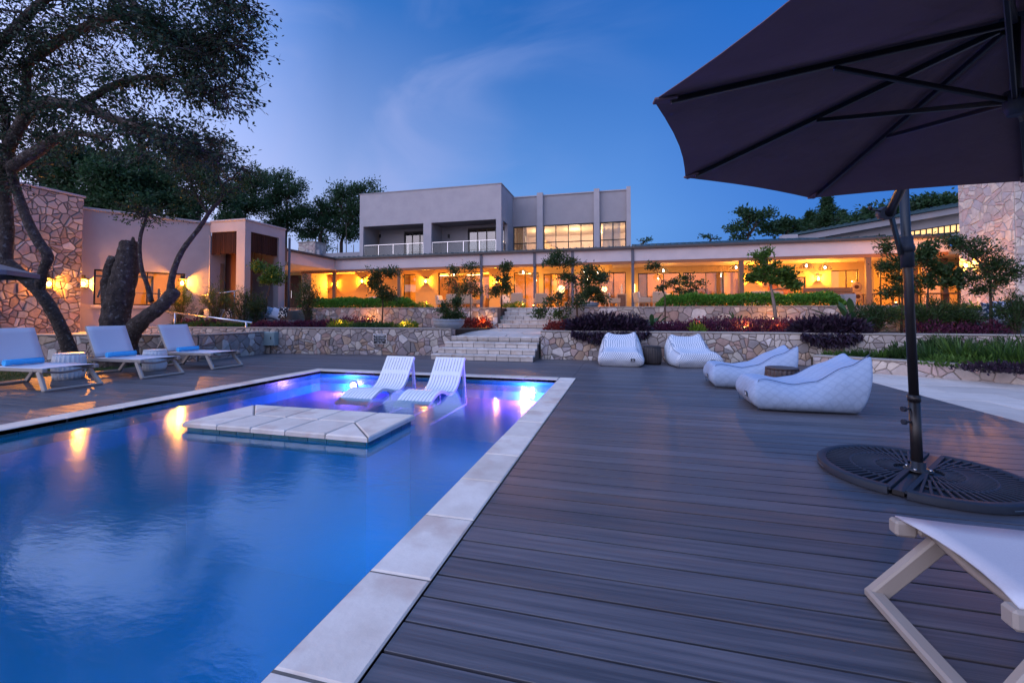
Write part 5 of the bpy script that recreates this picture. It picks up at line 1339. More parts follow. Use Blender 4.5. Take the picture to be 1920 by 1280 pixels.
# handrail of the ramp
hr0 = yp(303, 583, 12.0); hr1 = yp(473, 605, 11.75); hr = thing('handrail', 'sloping steel handrail on two posts above the left garden wall', 'handrail', ((hr0.x + hr1.x) / 2, 11.85, .8)); HR = tuple(hr.location)
MB().tube([hr0, hr1], .028, 10).build('rail', 'bright_steel', hr, off=HR)
for s_ in (.16, .94): q0 = hr0.lerp(hr1, s_); MB().tube([Vector((q0.x, q0.y, .55)), q0], .035, 10).build('post', 'steel', hr, off=HR)
hs0 = yp(415, 549, 13.3); hs1 = yp(442, 545, 13.6)
h2 = thing('handrail', 'short steel handrail by the porch behind the wispy shrubs', 'handrail', ((hs0.x + hs1.x) / 2, 13.4, 1.0)); HR = tuple(h2.location)
h0, h1 = yp(380, 554, 13.2), yp(446, 545, 13.6); MB().tube([h0, h1], .022, 8).build('rail', 'bright_steel', h2, off=HR)
for q0 in (h0.lerp(h1, .2), h0.lerp(h1, .9)): MB().tube([Vector((q0.x, q0.y, .8)), q0], .02, 8).build('post', 'steel', h2, off=HR)

# ---------------------------------------------------------------- built-in garden sofas and their cushions
def sofa(lb, c, w, rz):
    t = thing('garden_sofa', lb, 'sofa', c, rz)
    MB().box(-w / 2, w / 2, -.35, .35, -.25, .22, .03).build('seat', 'sofa_grey', t); MB().box(-w / 2, w / 2, .352, .55, -.25, .60, .03).build('backrest', 'sofa_grey', t); return t
s1 = yp(420, 600, 13.6); sofa('long dark grey built in garden sofa with five cushions behind the handrail', (s1.x, 13.6, .82), 2.6, .12)
s2 = yp(530, 600, 13.9); sofa('dark grey built in garden sofa corner with three cushions', (s2.x, 13.9, .82), 1.9, -.08)
def cushion(u, v, Y, m, lb, size=.46, rz=0.0, tilt=.25, roll=0.0):
    p = yp(u, v, Y); n = 8; vs = []; fs = []
    for side in (1, -1):
        for i in range(n + 1):
            for j in range(n + 1):
                a, b = i / n * 2 - 1, j / n * 2 - 1; e_ = (1 - a ** 4) * (1 - b ** 4); pinch = 1 - .10 * (1 - abs(a)) * abs(b) ** 3 - .0
                vs.append((a * size / 2 * (1 - .09 * (1 - a * a * 0) * (1 - b * b)), side * .075 * e_ ** .5, b * size / 2 * (1 - .09 * (1 - a * a))))
    m_ = (n + 1) ** 2
    for s in range(2):
        for i in range(n):
            for j in range(n): k = s * m_ + i * (n + 1) + j; fs.append((k, k + 1, k + n + 2, k + n + 1))
    o = MB().add(vs, fs, True).build('cushion', m); o.location = p; o.rotation_euler = (-tilt, roll, rz); tag(o, lb, 'cushion', 'scatter cushions on the garden sofas'); return o
cushion(362, 588, 13.45, 'cushion_lattice', 'lattice patterned cushion at the head of the long sofa', rz=.5, roll=.2)
cushion(373, 584, 13.6, 'cushion_dark', 'plain dark cushion standing behind the lattice cushion', rz=.2, roll=.5)
cushion(392, 587, 13.45, 'cushion_speckle', 'speckled grey cushion in the middle of the long sofa', rz=.2, roll=-.3)
cushion(410, 588, 13.4, 'cushion_pale', 'plain pale cushion between the speckled and the spotted ones', rz=-.1, roll=.3)
cushion(430, 587, 13.4, 'cushion_spot', 'black cushion with white spots on the long sofa', rz=-.2)
cushion(510, 587, 13.8, 'cushion_blue', 'blue grey cushion on the corner sofa', rz=.5, roll=.2)
cushion(519, 588, 13.7, 'cushion_pale', 'pale blue cushion leaning between the blue and the spotted ones', rz=.5, roll=.4, size=.42)
cushion(531, 586, 13.7, 'cushion_spot', 'spotted black and cream cushion at the end of the corner sofa', rz=-.1)
for u, v, m, lb, rz in ((1860, 583, 'cushion_lattice', 'white lattice cushion under the stone tower', .2), (1882, 580, 'cushion_lattice', 'blue and white cushion in the middle of the bench under the tower', -.1), (1893, 584, 'cushion_pale', 'pale cushion leaning on the bench under the tower', .3), (1914, 585, 'cushion_dark', 'navy cushion at the picture edge under the tower', -.2)): cushion(u, v, 13.6, m, lb, .46, rz)
s3 = yp(1890, 596, 13.8); t = thing('garden_sofa', 'dark garden bench with cushions below the stone tower', 'sofa', (s3.x, 13.9, .74)); MB().box(-1.2, 1.2, -.35, .3, 0, .30, .02).build('seat', 'sofa_grey', t); MB().box(-1.2, 1.2, .302, .5, 0, .62, .02).build('backrest', 'plaster', t)

# ---------------------------------------------------------------- veranda furniture
def chair_proto():
    t = thing('armchair', 'x', 'armchair', group='wicker armchairs on the veranda')
    for sx in (-1, 1):
        for sy in (-1, 1): MB().bar((sx * .29, sy * .29, 0), (sx * .27, sy * .27, .40), .045, .045).build('leg', 'wicker', t)
        MB().box(sx * .33 - .04, sx * .33 + .04, -.33, .30, .36, .62, .02).build('armrest', 'wicker', t)
    MB().box(-.29, .29, -.33, .29, .34, .40, .015).build('seat', 'wicker', t); MB().box(-.28, .28, -.32, .24, .402, .50, .035).build('seat_cushion', 'cream_cushion', t)
    mb = MB(); mb.cbox(Matrix.Translation((0, .32, .64)) @ Matrix.Rotation(-.15, 4, 'X'), .34, .035, .26, .02); mb.build('backrest', 'wicker', t)
    mb = MB(); mb.cbox(Matrix.Translation((0, .24, .70)) @ Matrix.Rotation(-.18, 4, 'X'), .25, .06, .21, .04); mb.build('back_cushion', 'cream_cushion', t); return t
CHR = chair_proto(); firstc = True
for u, Y, rz, lb in ((697, 24.6, .3, 'wicker armchair behind the left hedge'), (831, 24.3, 1.4, 'wicker armchair at the left end of the dining table'), (851, 23.2, PI, 'wicker armchair with its back to the garden, left of the slender tree'), (878, 23.2, PI, 'wicker armchair with its back to the garden, right of the slender tree'), (898, 24.4, -1.4, 'wicker armchair at the right end of the dining table'), (950, 24.5, .5, 'wicker armchair half behind the bushy terrace tree'), (972, 22.9, PI, 'wicker armchair turned away, just left of the top of the steps'), (1012, 23.6, PI + .4, 'wicker armchair right of the column at the top of the steps'), (1098, 24.6, .9, 'wicker armchair under the tall terrace tree'), (1148, 24.0, 2.0, 'wicker armchair beside the lamp cabinet'), (1204, 23.3, 1.9, 'wicker armchair with a patterned cushion by the tall grey column'), (1236, 23.4, PI, 'wicker armchair half hidden by the right hedge'), (1250, 25.0, 0, 'wicker armchair further back behind the right hedge'), (1418, 24.2, PI, 'pale wicker armchair behind the round terrace tree'), (1446, 24.2, PI - .2, 'pale wicker armchair right of the round terrace tree'), (1466, 24.6, 2.2, 'pale wicker armchair by the art wall')):
    p = Vector((XY(u, Y), Y, FLR)); t = CHR if firstc else copy_tree(CHR, label=lb); firstc = False; t.location = p; t.rotation_euler = (0, 0, rz); t['label'] = lb
def table(lb, u, Y, w, d, h=.74, m='wicker'):
    t = thing('dining_table', lb, 'table', (XY(u, Y), Y, FLR)); MB().box(-w / 2, w / 2, -d / 2, d / 2, h - .05, h, .01).build('tabletop', m, t)
    for sx in (-1, 1):
        for sy in (-1, 1): MB().box(sx * (w / 2 - .08) - .03, sx * (w / 2 - .08) + .03, sy * (d / 2 - .08) - .03, sy * (d / 2 - .08) + .03, 0, h - .051).build('leg', m, t)
table('wooden dining table between the armchairs on the veranda', 865, 24.2, 1.7, .9); table('low wooden table behind the tall terrace tree', 1078, 24.6, 1.2, .8, .45); table('dark table behind the right hand wooden post', 1655, 24.8, 1.4, .9, .76, 'cabinet'); table('dark table by the end columns of the veranda', 1760, 25.0, 1.4, .9, .76, 'cabinet')
cb = thing('lamp_cabinet', 'slim wooden lattice cabinet with a white figurine on top', 'cabinet', (XY(1166, 25.4), 25.4, FLR)); MB().box(-.27, .27, -.17, .17, .86, .92, .008).build('top', 'wicker', cb); MB().box(-.22, .22, -.12, .12, .1, .855).build('body', 'cabinet', cb)
for sx in (-1, 1):
    for sy in (-1, 1): MB().box(sx * .24 - .025, sx * .24 + .025, sy * .14 - .025, sy * .14 + .025, 0, .859).build('leg', 'wicker', cb)
fg = MB().lathe([(.07, 0), (.08, .05), (.05, .16), (.075, .26), (.06, .36), (.025, .42), (.045, .47), (.04, .53), (.01, .57)], 12).build('figurine', 'cream_cushion'); fg.location = (XY(1166, 25.4), 25.4, FLR + .921); tag(fg, 'white figurine standing on the slim lattice cabinet', 'figurine')
# gym machine behind the window
c_ = PM @ Vector(((gx0 + along(230)) / 2, 1.3, 1.0)); gy = thing('gym_machine', 'chrome exercise machine with a weight stack behind the gym window', 'gym machine', c_, pang)
f = MB()
for x in (-.55, .1, .5): f.tube([(x, 0, 0), (x, 0, 1.75)], .035, 8)
f.tube([(-.55, 0, 1.72), (.5, 0, 1.72)], .035, 8); f.tube([(-.55, 0, 1.1), (-.8, -.3, 1.0), (-.8, -.3, .6)], .03, 8); f.tube([(.1, 0, 1.3), (-.2, -.4, 1.3), (-.3, -.4, .9)], .03, 8); f.build('frame', 'black_metal', gy)  # chrome frame coloured black: its silhouette against the lit room is in the colour
MB().box(.15, .45, -.12, .12, .1, .95, .01).build('weight_stack', 'gym_grey', gy); MB().box(-.45, -.05, -.5, -.1, .45, .53, .03).build('seat', 'black_plastic', gy); MB().tube([(.3, 0, 1.72), (.3, 0, 1.9)], .12, 14).build('pulley', 'gym_grey', gy)
g2 = thing('gym_rack', 'dark squat rack with bars right of the split trunk in the gym window', 'gym machine', PM @ Vector((along(262), 1.5, 1.0)), pang)
f = MB()
for x in (-.4, .4):
    for y in (-.3, .3): f.box(x - .03, x + .03, y - .03, y + .03, 0, 1.8)
f.box(-.37, .37, -.33, -.27, 1.74, 1.8).box(-.37, .37, .27, .33, 1.74, 1.8); f.build('frame', 'gym_grey', g2); MB().tube([(-.7, -.35, 1.1), (.7, -.35, 1.1)], .018, 8).build('bar', 'steel', g2)
for x in (-.6, .6): MB().tube([(x - .03, -.35, 1.1), (x + .03, -.35, 1.1)], .2, 16).build('weight_plate', 'black_plastic', g2)

# ---------------------------------------------------------------- big bowl pot on the wall end
pc = gp(842, 619, .77); pot = thing('bowl_planter', 'wide grey ribbed bowl planter at the end of the left garden wall', 'planter', (-5.35, 12.72, .77)); MB().lathe([(.26, 0), (.38, .07), (.46, .16), (.50, .23), (.475, .25), (.505, .27), (.48, .29), (.515, .315), (.50, .34), (.44, .34), (.42, .30)], 36).build('bowl', 'pot', pot); MB().lathe([(.43, .28), (.43, .31)], 24).build('soil_fill', 'soil', pot)
tp = thing('bowl_planter', 'pale grey bowl planter on the terrace edge right of the steps', 'planter', (XY(1103, 16.4), 16.4, 1.5)); MB().lathe([(.22, 0), (.36, .06), (.40, .14), (.385, .16), (.41, .19), (.39, .22), (.34, .22)], 32).build('bowl', 'pot', tp); MB().lathe([(.35, .17), (.35, .2)], 20).build('soil_fill', 'soil', tp)

# ---------------------------------------------------------------- garden spike lights
def spike_proto():
    t = thing('spike_light', 'x', 'garden light', group='lit garden spike lights'); MB().tube([(0, 0, -.1), (0, 0, .10)], .012, 6).build('spike', 'black_metal', t); MB().lathe([(.03, .09), (.05, .12), (.055, .20), (.05, .205)], 14, caps=False).build('head', 'black_metal', t); MB().lathe([(.005, .12), (.035, .14), (.045, .18), (.02, .215), (.004, .22)], 12).build('lens', 'spike_bulb', t); return t
SP = spike_proto(); fs_ = True
def spike(u, v, Y, lb, power=9, col=WARM2, dz=.0):
    global fs_
    p = yp(u, v, Y); t = SP if fs_ else copy_tree(SP, label=lb); fs_ = False; t.location = (p.x, Y, p.z - .17); t['label'] = lb; t['group'] = 'lit garden spike lights'; point_light(t, (0, -.02, .27), power, col, .03)
spike(640, 608, 13.3, 'spike light in the lime tuft left of the warning sign', 10); spike(758, 612, 12.9, 'spike light in the lime tuft right of the warning sign', 7)
spike(905, 608, 15.2, 'spike light glowing in the red leaves beside the steps', 13, (1, .45, .12)); spike(1308, 612, 13.3, 'spike light in the yellow tuft of the violet border', 7)
spike(1056, 618, 13.4, 'spike light in the red bush at the wall corner right of the steps', 6, (1, .45, .12)); spike(1680, 569, 16.2, 'spike light right of the parasol pole on the terrace edge', 9); spike(1849, 573, 15.0, 'spike light in the shrubs under the stone tower', 9)
spike(1722, 610, 13.4, 'spike light low in the shrubs right of the parasol pole', 8); spike(1456, 617, 13.2, 'spike light under the violet border left of the second dark mound', 6); spike(1396, 616, 13.2, 'spike light under the middle of the violet border', 5); spike(690, 600, 15.1, 'spike light washing the upper wall left of the young tree', 10); spike(1000, 574, 17.2, 'spike light at the foot of the column by the steps', 4)
spike(1450, 600, 14.9, 'spike light washing the upper wall under the right hedge', 12); spike(980, 572, 17.4, 'spike light in the lime tuft at the terrace edge', 4); spike(1045, 568, 17.0, 'spike light in the shrub right of the terrace steps', 7); spike(1470, 566, 16.5, 'spike light in front of the right hedge', 5); spike(800, 571, 16.8, 'spike light in the lime tuft right of the left hedge', 5)

# ================================================================ plants
def at(u, v, Y): return yp(u, v, Y)
def blob(u, v, Y, ru, rv, rd=None, w=1.0):
    """a leafy lump seen at photo position (u, v) on depth plane Y, half-size ru x rv photo pixels"""
    c = yp(u, v, Y); s = (c - CAM).dot(F3) / FPX; rx, rz = ru * s, rv * s
    return (c, (rx, rd if rd else (rx + rz) / 2, rz), w)

# -------- the big tree over the left of the deck
rng = random.Random(3); nr = np.random.default_rng(3)
bt_base = dp(143, 700, 10.3); bt_base.z = -.05
bt = thing('large_tree', 'big leaning tree whose dark crown fills the upper left of the picture', 'tree', bt_base); BO = tuple(bt_base)
def P(u, v, d): return dp(u, v, d)
tr = MB()
def limb(pts, r, n=10, jit=.06, step=5):
    q_ = [Vector(p) for p in pts]; out = []; rad = []
    for i in range(len(q_) - 1):
        p0, p1, p2, p3 = q_[max(i - 1, 0)], q_[i], q_[i + 1], q_[min(i + 2, len(q_) - 1)]
        for k in range(step):
            s = k / step; out.append(.5 * ((2 * p1) + (p2 - p0) * s + (2 * p0 - 5 * p1 + 4 * p2 - p3) * s * s + (3 * p1 - p0 - 3 * p2 + p3) * s ** 3)); rad.append(r[i] + (r[i + 1] - r[i]) * s)
    out.append(q_[-1]); rad.append(r[-1]); tr.tube(out, rad, n, jit=jit); return out
main = limb([bt_base, P(128, 650, 10.3), P(108, 600, 10.2), P(78, 553, 10.1), P(42, 517, 10.0), P(10, 492, 9.9), P(-40, 470, 9.8)], [.17, .14, .125, .125, .13, .13, .13])
l2 = limb([P(72, 548, 10.1), P(80, 510, 10.0), P(90, 480, 9.9), P(70, 450, 9.8), P(48, 405, 9.7), P(28, 345, 9.6), P(14, 290, 9.5), P(10, 200, 9.4)], [.11, .09, .10, .10, .09, .08, .075, .065])
l3 = limb([P(6, 495, 9.9), P(12, 430, 9.9), P(8, 350, 9.8), P(16, 280, 9.7), P(46, 215, 9.6), P(50, 120, 9.5)], [.15, .13, .115, .11, .09, .07])
l4 = limb([P(26, 312, 9.5), P(60, 290, 9.3), P(110, 258, 9.0), P(150, 250, 8.8), P(210, 262, 8.6)], [.13, .12, .09, .06, .03])
l5 = limb([P(14, 280, 9.5), P(60, 205, 9.2), P(130, 195, 8.8), P(220, 225, 8.4), P(300, 250, 8.2), P(370, 270, 8.0)], [.11, .12, .10, .08, .05, .02])
l6 = limb([P(50, 120, 9.5), P(140, 60, 9.0), P(240, 30, 8.5), P(330, 80, 8.2), P(420, 130, 8.0)], [.09, .08, .07, .05, .02])
l7 = limb([P(200, -60, 8.6), P(290, 50, 8.4), P(360, 75, 8.2), P(425, 68, 8.0), P(462, 92, 7.9)], [.08, .06, .05, .03, .015])
l8 = limb([P(10, 210, 9.4), P(-20, 120, 9.2), P(40, 40, 9.0), P(140, -40, 8.8), P(260, -80, 8.6)], [.1, .09, .08, .07, .05])
l9 = limb([P(150, 195, 8.8), P(240, 150, 8.5), P(320, 150, 8.3), P(400, 170, 8.1), P(432, 180, 8.0)], [.07, .06, .045, .03, .012])
l10 = limb([P(260, 240, 8.4), P(320, 275, 8.2), P(380, 290, 8.1), P(425, 288, 8.0)], [.05, .04, .025, .01])
l11 = limb([P(260, -80, 8.6), P(360, -30, 8.3), P(425, 10, 8.1), P(462, 5, 8.0)], [.05, .04, .03, .012])
cs = []; ds = []
dens = .30
def foliage(path, a, b, n, reach, per, sig, down=.15):
    m_ = len(path)
    for k in range(n):
        i = int((a + (b - a) * rng.random()) * (m_ - 1)); s = path[i]
        dr_ = Vector((rng.gauss(0, 1), rng.gauss(0, 1), rng.gauss(0, .75) - down)).normalized(); e = s + dr_ * reach * rng.uniform(.35, 1.0)
        tw = wander(s, e, 4, .12, rng); tr.tube(tw, [.016, .013, .010, .007, .004], 4)
        for _ in range(3):
            e2 = e + Vector((rng.gauss(0, .22), rng.gauss(0, .22), rng.gauss(0, .16))); t2 = wander(tw[rng.randint(2, 3)], e2, 3, .12, rng); tr.tube(t2, [.007, .006, .004, .003], 3)
            q_ = max(3, int(per * dens * rng.uniform(.4, 1.6))); A_ = np.array([tuple(t2[0].lerp(t2[3], x)) for x in nr.random(q_) ** .6]) + nr.normal(0, sig, (q_, 3)) * np.array([1, 1, .6]); cs.append(A_)
            dd = (e2 - s).normalized(); ds.append(np.tile([dd.x, dd.y, dd.z - .2], (q_, 1)))
foliage(l2, .75, 1, 30, .8, 34, .07); foliage(l3, .6, 1, 60, 1.0, 36, .08); foliage(l4, .35, 1, 36, .55, 34, .06); foliage(l5, .2, 1, 112, .75, 38, .07); foliage(l6, .05, 1, 190, .85, 38, .07); foliage(l7, .1, 1, 120, .6, 36, .06); foliage(l8, .1, 1, 150, 1.0, 38, .08); foliage(l9, .1, 1, 105, .62, 36, .06); foliage(l10, .1, 1, 40, .45, 32, .06); foliage(l11, .0, 1, 90, .6, 36, .06)
tr.build('trunk', 'dark_bark', bt, off=BO, recalc=False)
leaf_mesh('crown', np.concatenate(cs), np.concatenate(ds), .080, .044, 'leaf_dark', bt, nr, off=BO, spread=.75, droop=.25)

# -------- the broken old trunk between the loungers with its thin live branches
tr = MB(); b0_ = dp(222, 695, 10.6); b0_.z = -.05; st = thing('split_tree', 'thick broken tree trunk with bent side limb and thin live branches behind the middle lounger', 'tree', b0_); SO = tuple(b0_); D0 = 10.6
limb([b0_, P(222, 655, D0), P(216, 610, D0), P(222, 565, D0), P(233, 520, D0), P(240, 485, D0), P(243, 452, D0)], [.42, .36, .30, .27, .26, .235, .17], 18, .11)
limb([P(214, 600, D0), P(203, 545, D0 + .05), P(206, 505, D0), P(213, 481, D0)], [.20, .15, .12, .09], 10, .14)
limb([P(232, 660, D0), P(245, 625, D0 - .05), P(270, 598, D0 - .1), P(300, 575, D0 - .1), P(322, 553, D0 - .1), P(330, 545, D0 - .1)], [.24, .21, .17, .15, .15, .10], 12, .12)
for i in range(9): a = i / 9 * 6.28; q0 = P(243 + 8 * math.cos(a), 466 + 5 * math.sin(a * 2), D0 + .06 * math.sin(a)); tr.tube([q0, q0 + Vector((rng.uniform(-.03, .03), 0, rng.uniform(.03, .24)))], [rng.uniform(.05, .09), .022], 5, smooth=False)
w1 = limb([P(319, 552, D0 - .1), P(321, 530, D0 - .1), P(328, 500, D0), P(345, 465, D0), P(372, 430, D0 + .1), P(395, 395, D0 + .2), P(415, 372, D0 + .3), P(418, 345, D0 + .3)], [.10, .075, .065, .06, .05, .045, .04, .03], 8, .05)
w2 = limb([P(284, 566, D0 - .1), P(276, 535, D0 - .1), P(266, 505, D0 - .1), P(262, 470, D0 - .1), P(264, 440, D0 - .1), P(273, 412, D0), P(278, 388, D0)], [.055, .05, .045, .04, .04, .032, .022], 8, .05)
b1_ = limb([w1[-12], P(372, 372, D0 + .2), P(352, 330, D0 + .3), P(338, 300, D0 + .4)], [.035, .03, .022, .01], 6, .04); b2_ = limb([w1[-3], P(405, 320, D0 + .3), P(396, 280, D0 + .3), P(385, 250, D0 + .3)], [.028, .022, .015, .008], 6, .04); b3_ = limb([w1[-1], P(440, 330, D0 + .4), P(455, 310, D0 + .4)], [.025, .018, .008], 6, .04); b4_ = limb([w1[-6], P(425, 362, D0 + .3), P(440, 352, D0 + .3)], [.02, .014, .008], 5, .04)
dens = .5
cs = []; ds = []
foliage(w2, .88, 1, 20, .45, 22, .06); foliage(b1_, .35, 1, 34, .45, 20, .06); foliage(b2_, .3, 1, 40, .55, 22, .06); foliage(b3_, .3, 1, 22, .4, 18, .05); foliage(b4_, .4, 1, 8, .3, 14, .05)
tr.build('trunk', 'dark_bark', st, off=SO, recalc=False); leaf_mesh('crown', np.concatenate(cs), np.concatenate(ds), .065, .032, 'leaf_mid', st, nr, off=SO, spread=.75, droop=.2)

# -------- trees behind the gym wing and the house
def far_tree(lb, u, vb, Y, blobs, seed, lm='leaf_far', leaf=(.26, .13), twigs=22, per=42, sig=.28, r0=.22, bark='bark', trunk_to=None, flat=.8):
    base = yp(u, vb, Y); base.z = 1.0
    bl = [blob(*b[:2], Y + (b[4] if len(b) > 4 else 0), b[2], b[3], None, (b[2] * b[3]) / 1400.0) for b in blobs]
    tv = trunk_to or max(b[1] for b in blobs)
    tops = [yp(u, (vb + tv) / 2, Y), yp(u + 4, tv, Y)]
    return plant('broadleaf_tree', lb, 'tree', base, bl, leaf, lm, bark, tops, r0, 'trees behind the buildings', seed, twigs, per, sig=sig, up=.1, flat=flat)
far_tree('dense dark tree behind the stone end wall of the gym', 175, 420, 20, [(95, 330, 55, 60), (150, 300, 60, 55), (215, 330, 60, 62), (170, 380, 80, 40), (240, 385, 60, 40)], 61, 'leaf_far', per=70, twigs=30)
far_tree('dark tree behind the gym roof, right of the densest one', 300, 420, 22, [(265, 300, 50, 50), (300, 350, 62, 55), (330, 385, 50, 38), (250, 360, 40, 50)], 62, 'leaf_far', per=60, twigs=28)
far_tree('slender tree with bare forked limbs behind the gym porch', 372, 430, 24, [(345, 300, 34, 36), (390, 320, 36, 40), (415, 370, 40, 34), (360, 385, 30, 25)], 63, per=60, twigs=30, bark='pale_bark')
far_tree('feathery tree behind the porch roof', 455, 450, 30, [(440, 352, 36, 32), (478, 335, 30, 24), (465, 380, 44, 36), (430, 410, 34, 26)], 64, 'leaf_far', per=56, twigs=64, sig=.24, leaf=(.24, .10))
far_tree('feathery flat topped tree with the highest crown left of the house', 535, 470, 33, [(515, 330, 40, 18), (548, 352, 36, 26), (510, 372, 40, 30), (560, 395, 30, 30), (525, 415, 44, 26)], 65, 'leaf_far', per=56, twigs=64, sig=.24, leaf=(.24, .10))
far_tree('feathery tree close to the left corner of the house', 640, 470, 36, [(640, 362, 38, 24), (690, 352, 38, 14), (625, 400, 32, 30), (665, 400, 30, 34), (655, 440, 32, 20), (700, 372, 28, 14)], 66, 'leaf_far', per=56, twigs=64, sig=.24, leaf=(.26, .11))
far_tree('pale green spreading tree above the low parapet', 588, 470, 40, [(590, 440, 36, 24), (615, 455, 26, 18)], 67, 'leaf_far', per=60, twigs=30)
far_tree('feathery tree filling the gap between the flat topped tree and the house', 600, 470, 35, [(585, 405, 28, 24), (600, 385, 26, 18), (575, 430, 32, 20), (620, 425, 30, 22)], 68, 'leaf_far', per=50, twigs=56, sig=.24, leaf=(.24, .10))
for u, lb in ((520, 'thin bare stem just behind the porch downpipe'), (560, 'thin bare stem rising left of the stone chimney'), (610, 'thin bare stem just right of the stone chimney'), (632, 'thin bare stem midway between chimney and upper storey'), (648, 'thin bare stem behind the low parapet, second from the upper storey'), (662, 'thin bare stem touching the left edge of the upper storey')):
    b = yp(u, 470, 34); t = thing('sapling_trunk', lb, 'tree', (b.x, 34, 1.0), 0, 'thin bare stems left of the house')
    MB().tube([(0, 0, 0), (.1, 0, 3), (.05, 0, b.z + rng.uniform(.5, 2.6) - 1)], [.08, .06, .03], 6).build('trunk', 'bark', t)
far_tree('rounded tree with a tufted top behind the lower roof', 1400, 460, 48, [(1398, 398, 22, 14), (1380, 425, 20, 18), (1420, 408, 28, 12), (1440, 402, 22, 10), (1385, 442, 14, 10)], 71, 'leaf_far', leaf=(.34, .18), sig=.3, per=50, twigs=40)
far_tree('broad low tree behind the roof box', 1475, 460, 50, [(1450, 428, 38, 16), (1500, 425, 42, 16), (1475, 415, 36, 12), (1545, 428, 36, 14)], 72, 'leaf_far', leaf=(.36, .2), sig=.3, per=50, twigs=40)
far_tree('small tufted tree far behind the roof ridge', 1330, 460, 55, [(1325, 444, 14, 5), (1340, 448, 10, 4)], 73, 'leaf_far', leaf=(.3, .14), sig=.2, per=40, twigs=60)
far_tree('small treetop just right of the upper storey', 1205, 460, 50, [(1196, 452, 14, 3), (1212, 450, 10, 3)], 74, 'leaf_far', leaf=(.3, .14), sig=.2, per=40, twigs=60)
far_tree('dark tree behind the rising roof left of the tower', 1700, 440, 44, [(1612, 415, 26, 16), (1650, 400, 34, 20), (1700, 390, 36, 18)], 75, 'leaf_far', leaf=(.32, .18), sig=.3, per=50, twigs=40)
far_tree('dark tree behind the rising roof beside the tower', 1770, 440, 42, [(1735, 382, 34, 16), (1775, 380, 34, 16), (1800, 390, 30, 16)], 76, 'leaf_far', leaf=(.32, .18), sig=.3, per=50, twigs=40)
def conifer(lb, u, vt, vb, w, Y, seed):
    b = yp(u, vb, Y); top = yp(u, vt, Y); r = random.Random(seed); n_ = np.random.default_rng(seed); base = Vector((b.x, Y, 1.0)); s = (b - CAM).dot(F3) / FPX * w
    t = thing('conifer', lb, 'tree', base, 0, 'conifers behind the roof'); wd_ = MB(); wd_.tube([base, top], [.3, .03], 7); c_, d_ = [], []
    for k in range(230):
        f_ = r.random() ** .8; z = 5 + (top.z - 5) * f_; L_ = s * (1 - f_) ** 1.0 * r.uniform(.4, 1.25) + .08; a = r.uniform(0, 6.28); e = Vector((base.x + math.cos(a) * L_, Y + math.sin(a) * L_, z + L_ * .18)); s0 = Vector((base.x, Y, z)); wd_.tube([s0, e], [.03, .01], 3)
        q_ = 42; x = n_.random(q_)[:, None]; c_.append(np.array(s0) * (1 - x) + np.array(e) * x + n_.normal(0, .14, (q_, 3))); d_.append(np.tile(tuple((e - s0).normalized()), (q_, 1)))
    wd_.build('trunk', 'bark', t, off=base, recalc=False); leaf_mesh('crown', np.concatenate(c_), np.concatenate(d_), .30, .10, 'leaf_far', t, n_, off=base, spread=.8)
conifer('tall pointed conifer behind the hall roof', 1552, 370, 440, 66, 46, 81); conifer('shorter conifer left of the tallest one', 1518, 398, 440, 50, 48, 82); conifer('conifer peeking out right of the tallest one', 1580, 398, 440, 42, 50, 83)

# -------- young trees and shrubs on the terraces
def shrub(name, lb, u, v, Y, blobs, leaf, lm, seed, z=None, trunk=None, **k):
    base = yp(u, v, Y)
    if z is not None: base.z = z
    tk = [yp(a, b, Y) for a, b in trunk] if trunk else None
    return plant(name, lb, 'tree' if 'tree' in name else 'shrub', base, [blob(b[0], b[1], Y, b[2], b[3], None, b[4] if len(b) > 4 else 1) for b in blobs], leaf, lm, trunk=tk, seed=seed, **k)
kw = dict(r0=.03, sig=.085, twigs=22, per=27)
shrub('young_tree', 'young leafy tree in front of the porch beside the downpipe', 497, 600, 13.9, [(485, 500, 14, 11), (510, 508, 18, 14), (500, 525, 14, 8), (520, 520, 9, 12)], (.10, .05), 'leaf_light', 101, .77, [(500, 560), (508, 530)], **kw)
shrub('young_tree', 'young tree with a dense crown standing before the left garden bed wall', 716, 612, 14.4, [(702, 512, 20, 18), (735, 508, 22, 10), (718, 545, 26, 14), (730, 560, 22, 10), (700, 530, 12, 12)], (.09, .045), 'leaf_mid', 102, .77, [(718, 570), (714, 530)], **kw)
shrub('young_tree', 'slender young tree left of the dining table with sparse leaves', 856, 572, 16.5, [(850, 505, 10, 10), (845, 530, 20, 16), (858, 545, 14, 12)], (.085, .04), 'leaf_mid', 103, 1.5, [(856, 545), (853, 520)], r0=.02, sig=.09, twigs=20, per=18)
shrub('young_tree', 'slender young tree right of the dining table', 882, 600, 15.3, [(882, 500, 22, 8), (880, 530, 24, 16), (895, 545, 14, 12), (870, 545, 10, 12)], (.085, .04), 'leaf_mid', 104, .77, [(882, 570), (881, 530)], r0=.02, sig=.09, twigs=20, per=18)
shrub('young_tree', 'bushy terrace tree just left of the upper steps', 940, 574, 16.5, [(948, 500, 14, 11), (940, 525, 16, 16), (952, 540, 10, 20), (928, 548, 14, 12)], (.095, .045), 'leaf_mid', 105, 1.5, [(941, 555), (944, 520)], **kw)
shrub('young_tree', 'tall young tree with tiered leaf layers right of the steps', 1083, 612, 14.6, [(1046, 478, 24, 9), (1030, 494, 18, 7), (1070, 492, 28, 10), (1062, 520, 22, 10), (1110, 505, 18, 10), (1120, 520, 22, 12), (1098, 530, 24, 12), (1040, 565, 18, 16), (1085, 568, 20, 12), (1010, 590, 14, 8), (1050, 592, 22, 8)], (.10, .045), 'leaf_mid', 106, .75, [(1081, 560), (1078, 520), (1070, 495)], r0=.035, sig=.085, twigs=18, per=24)
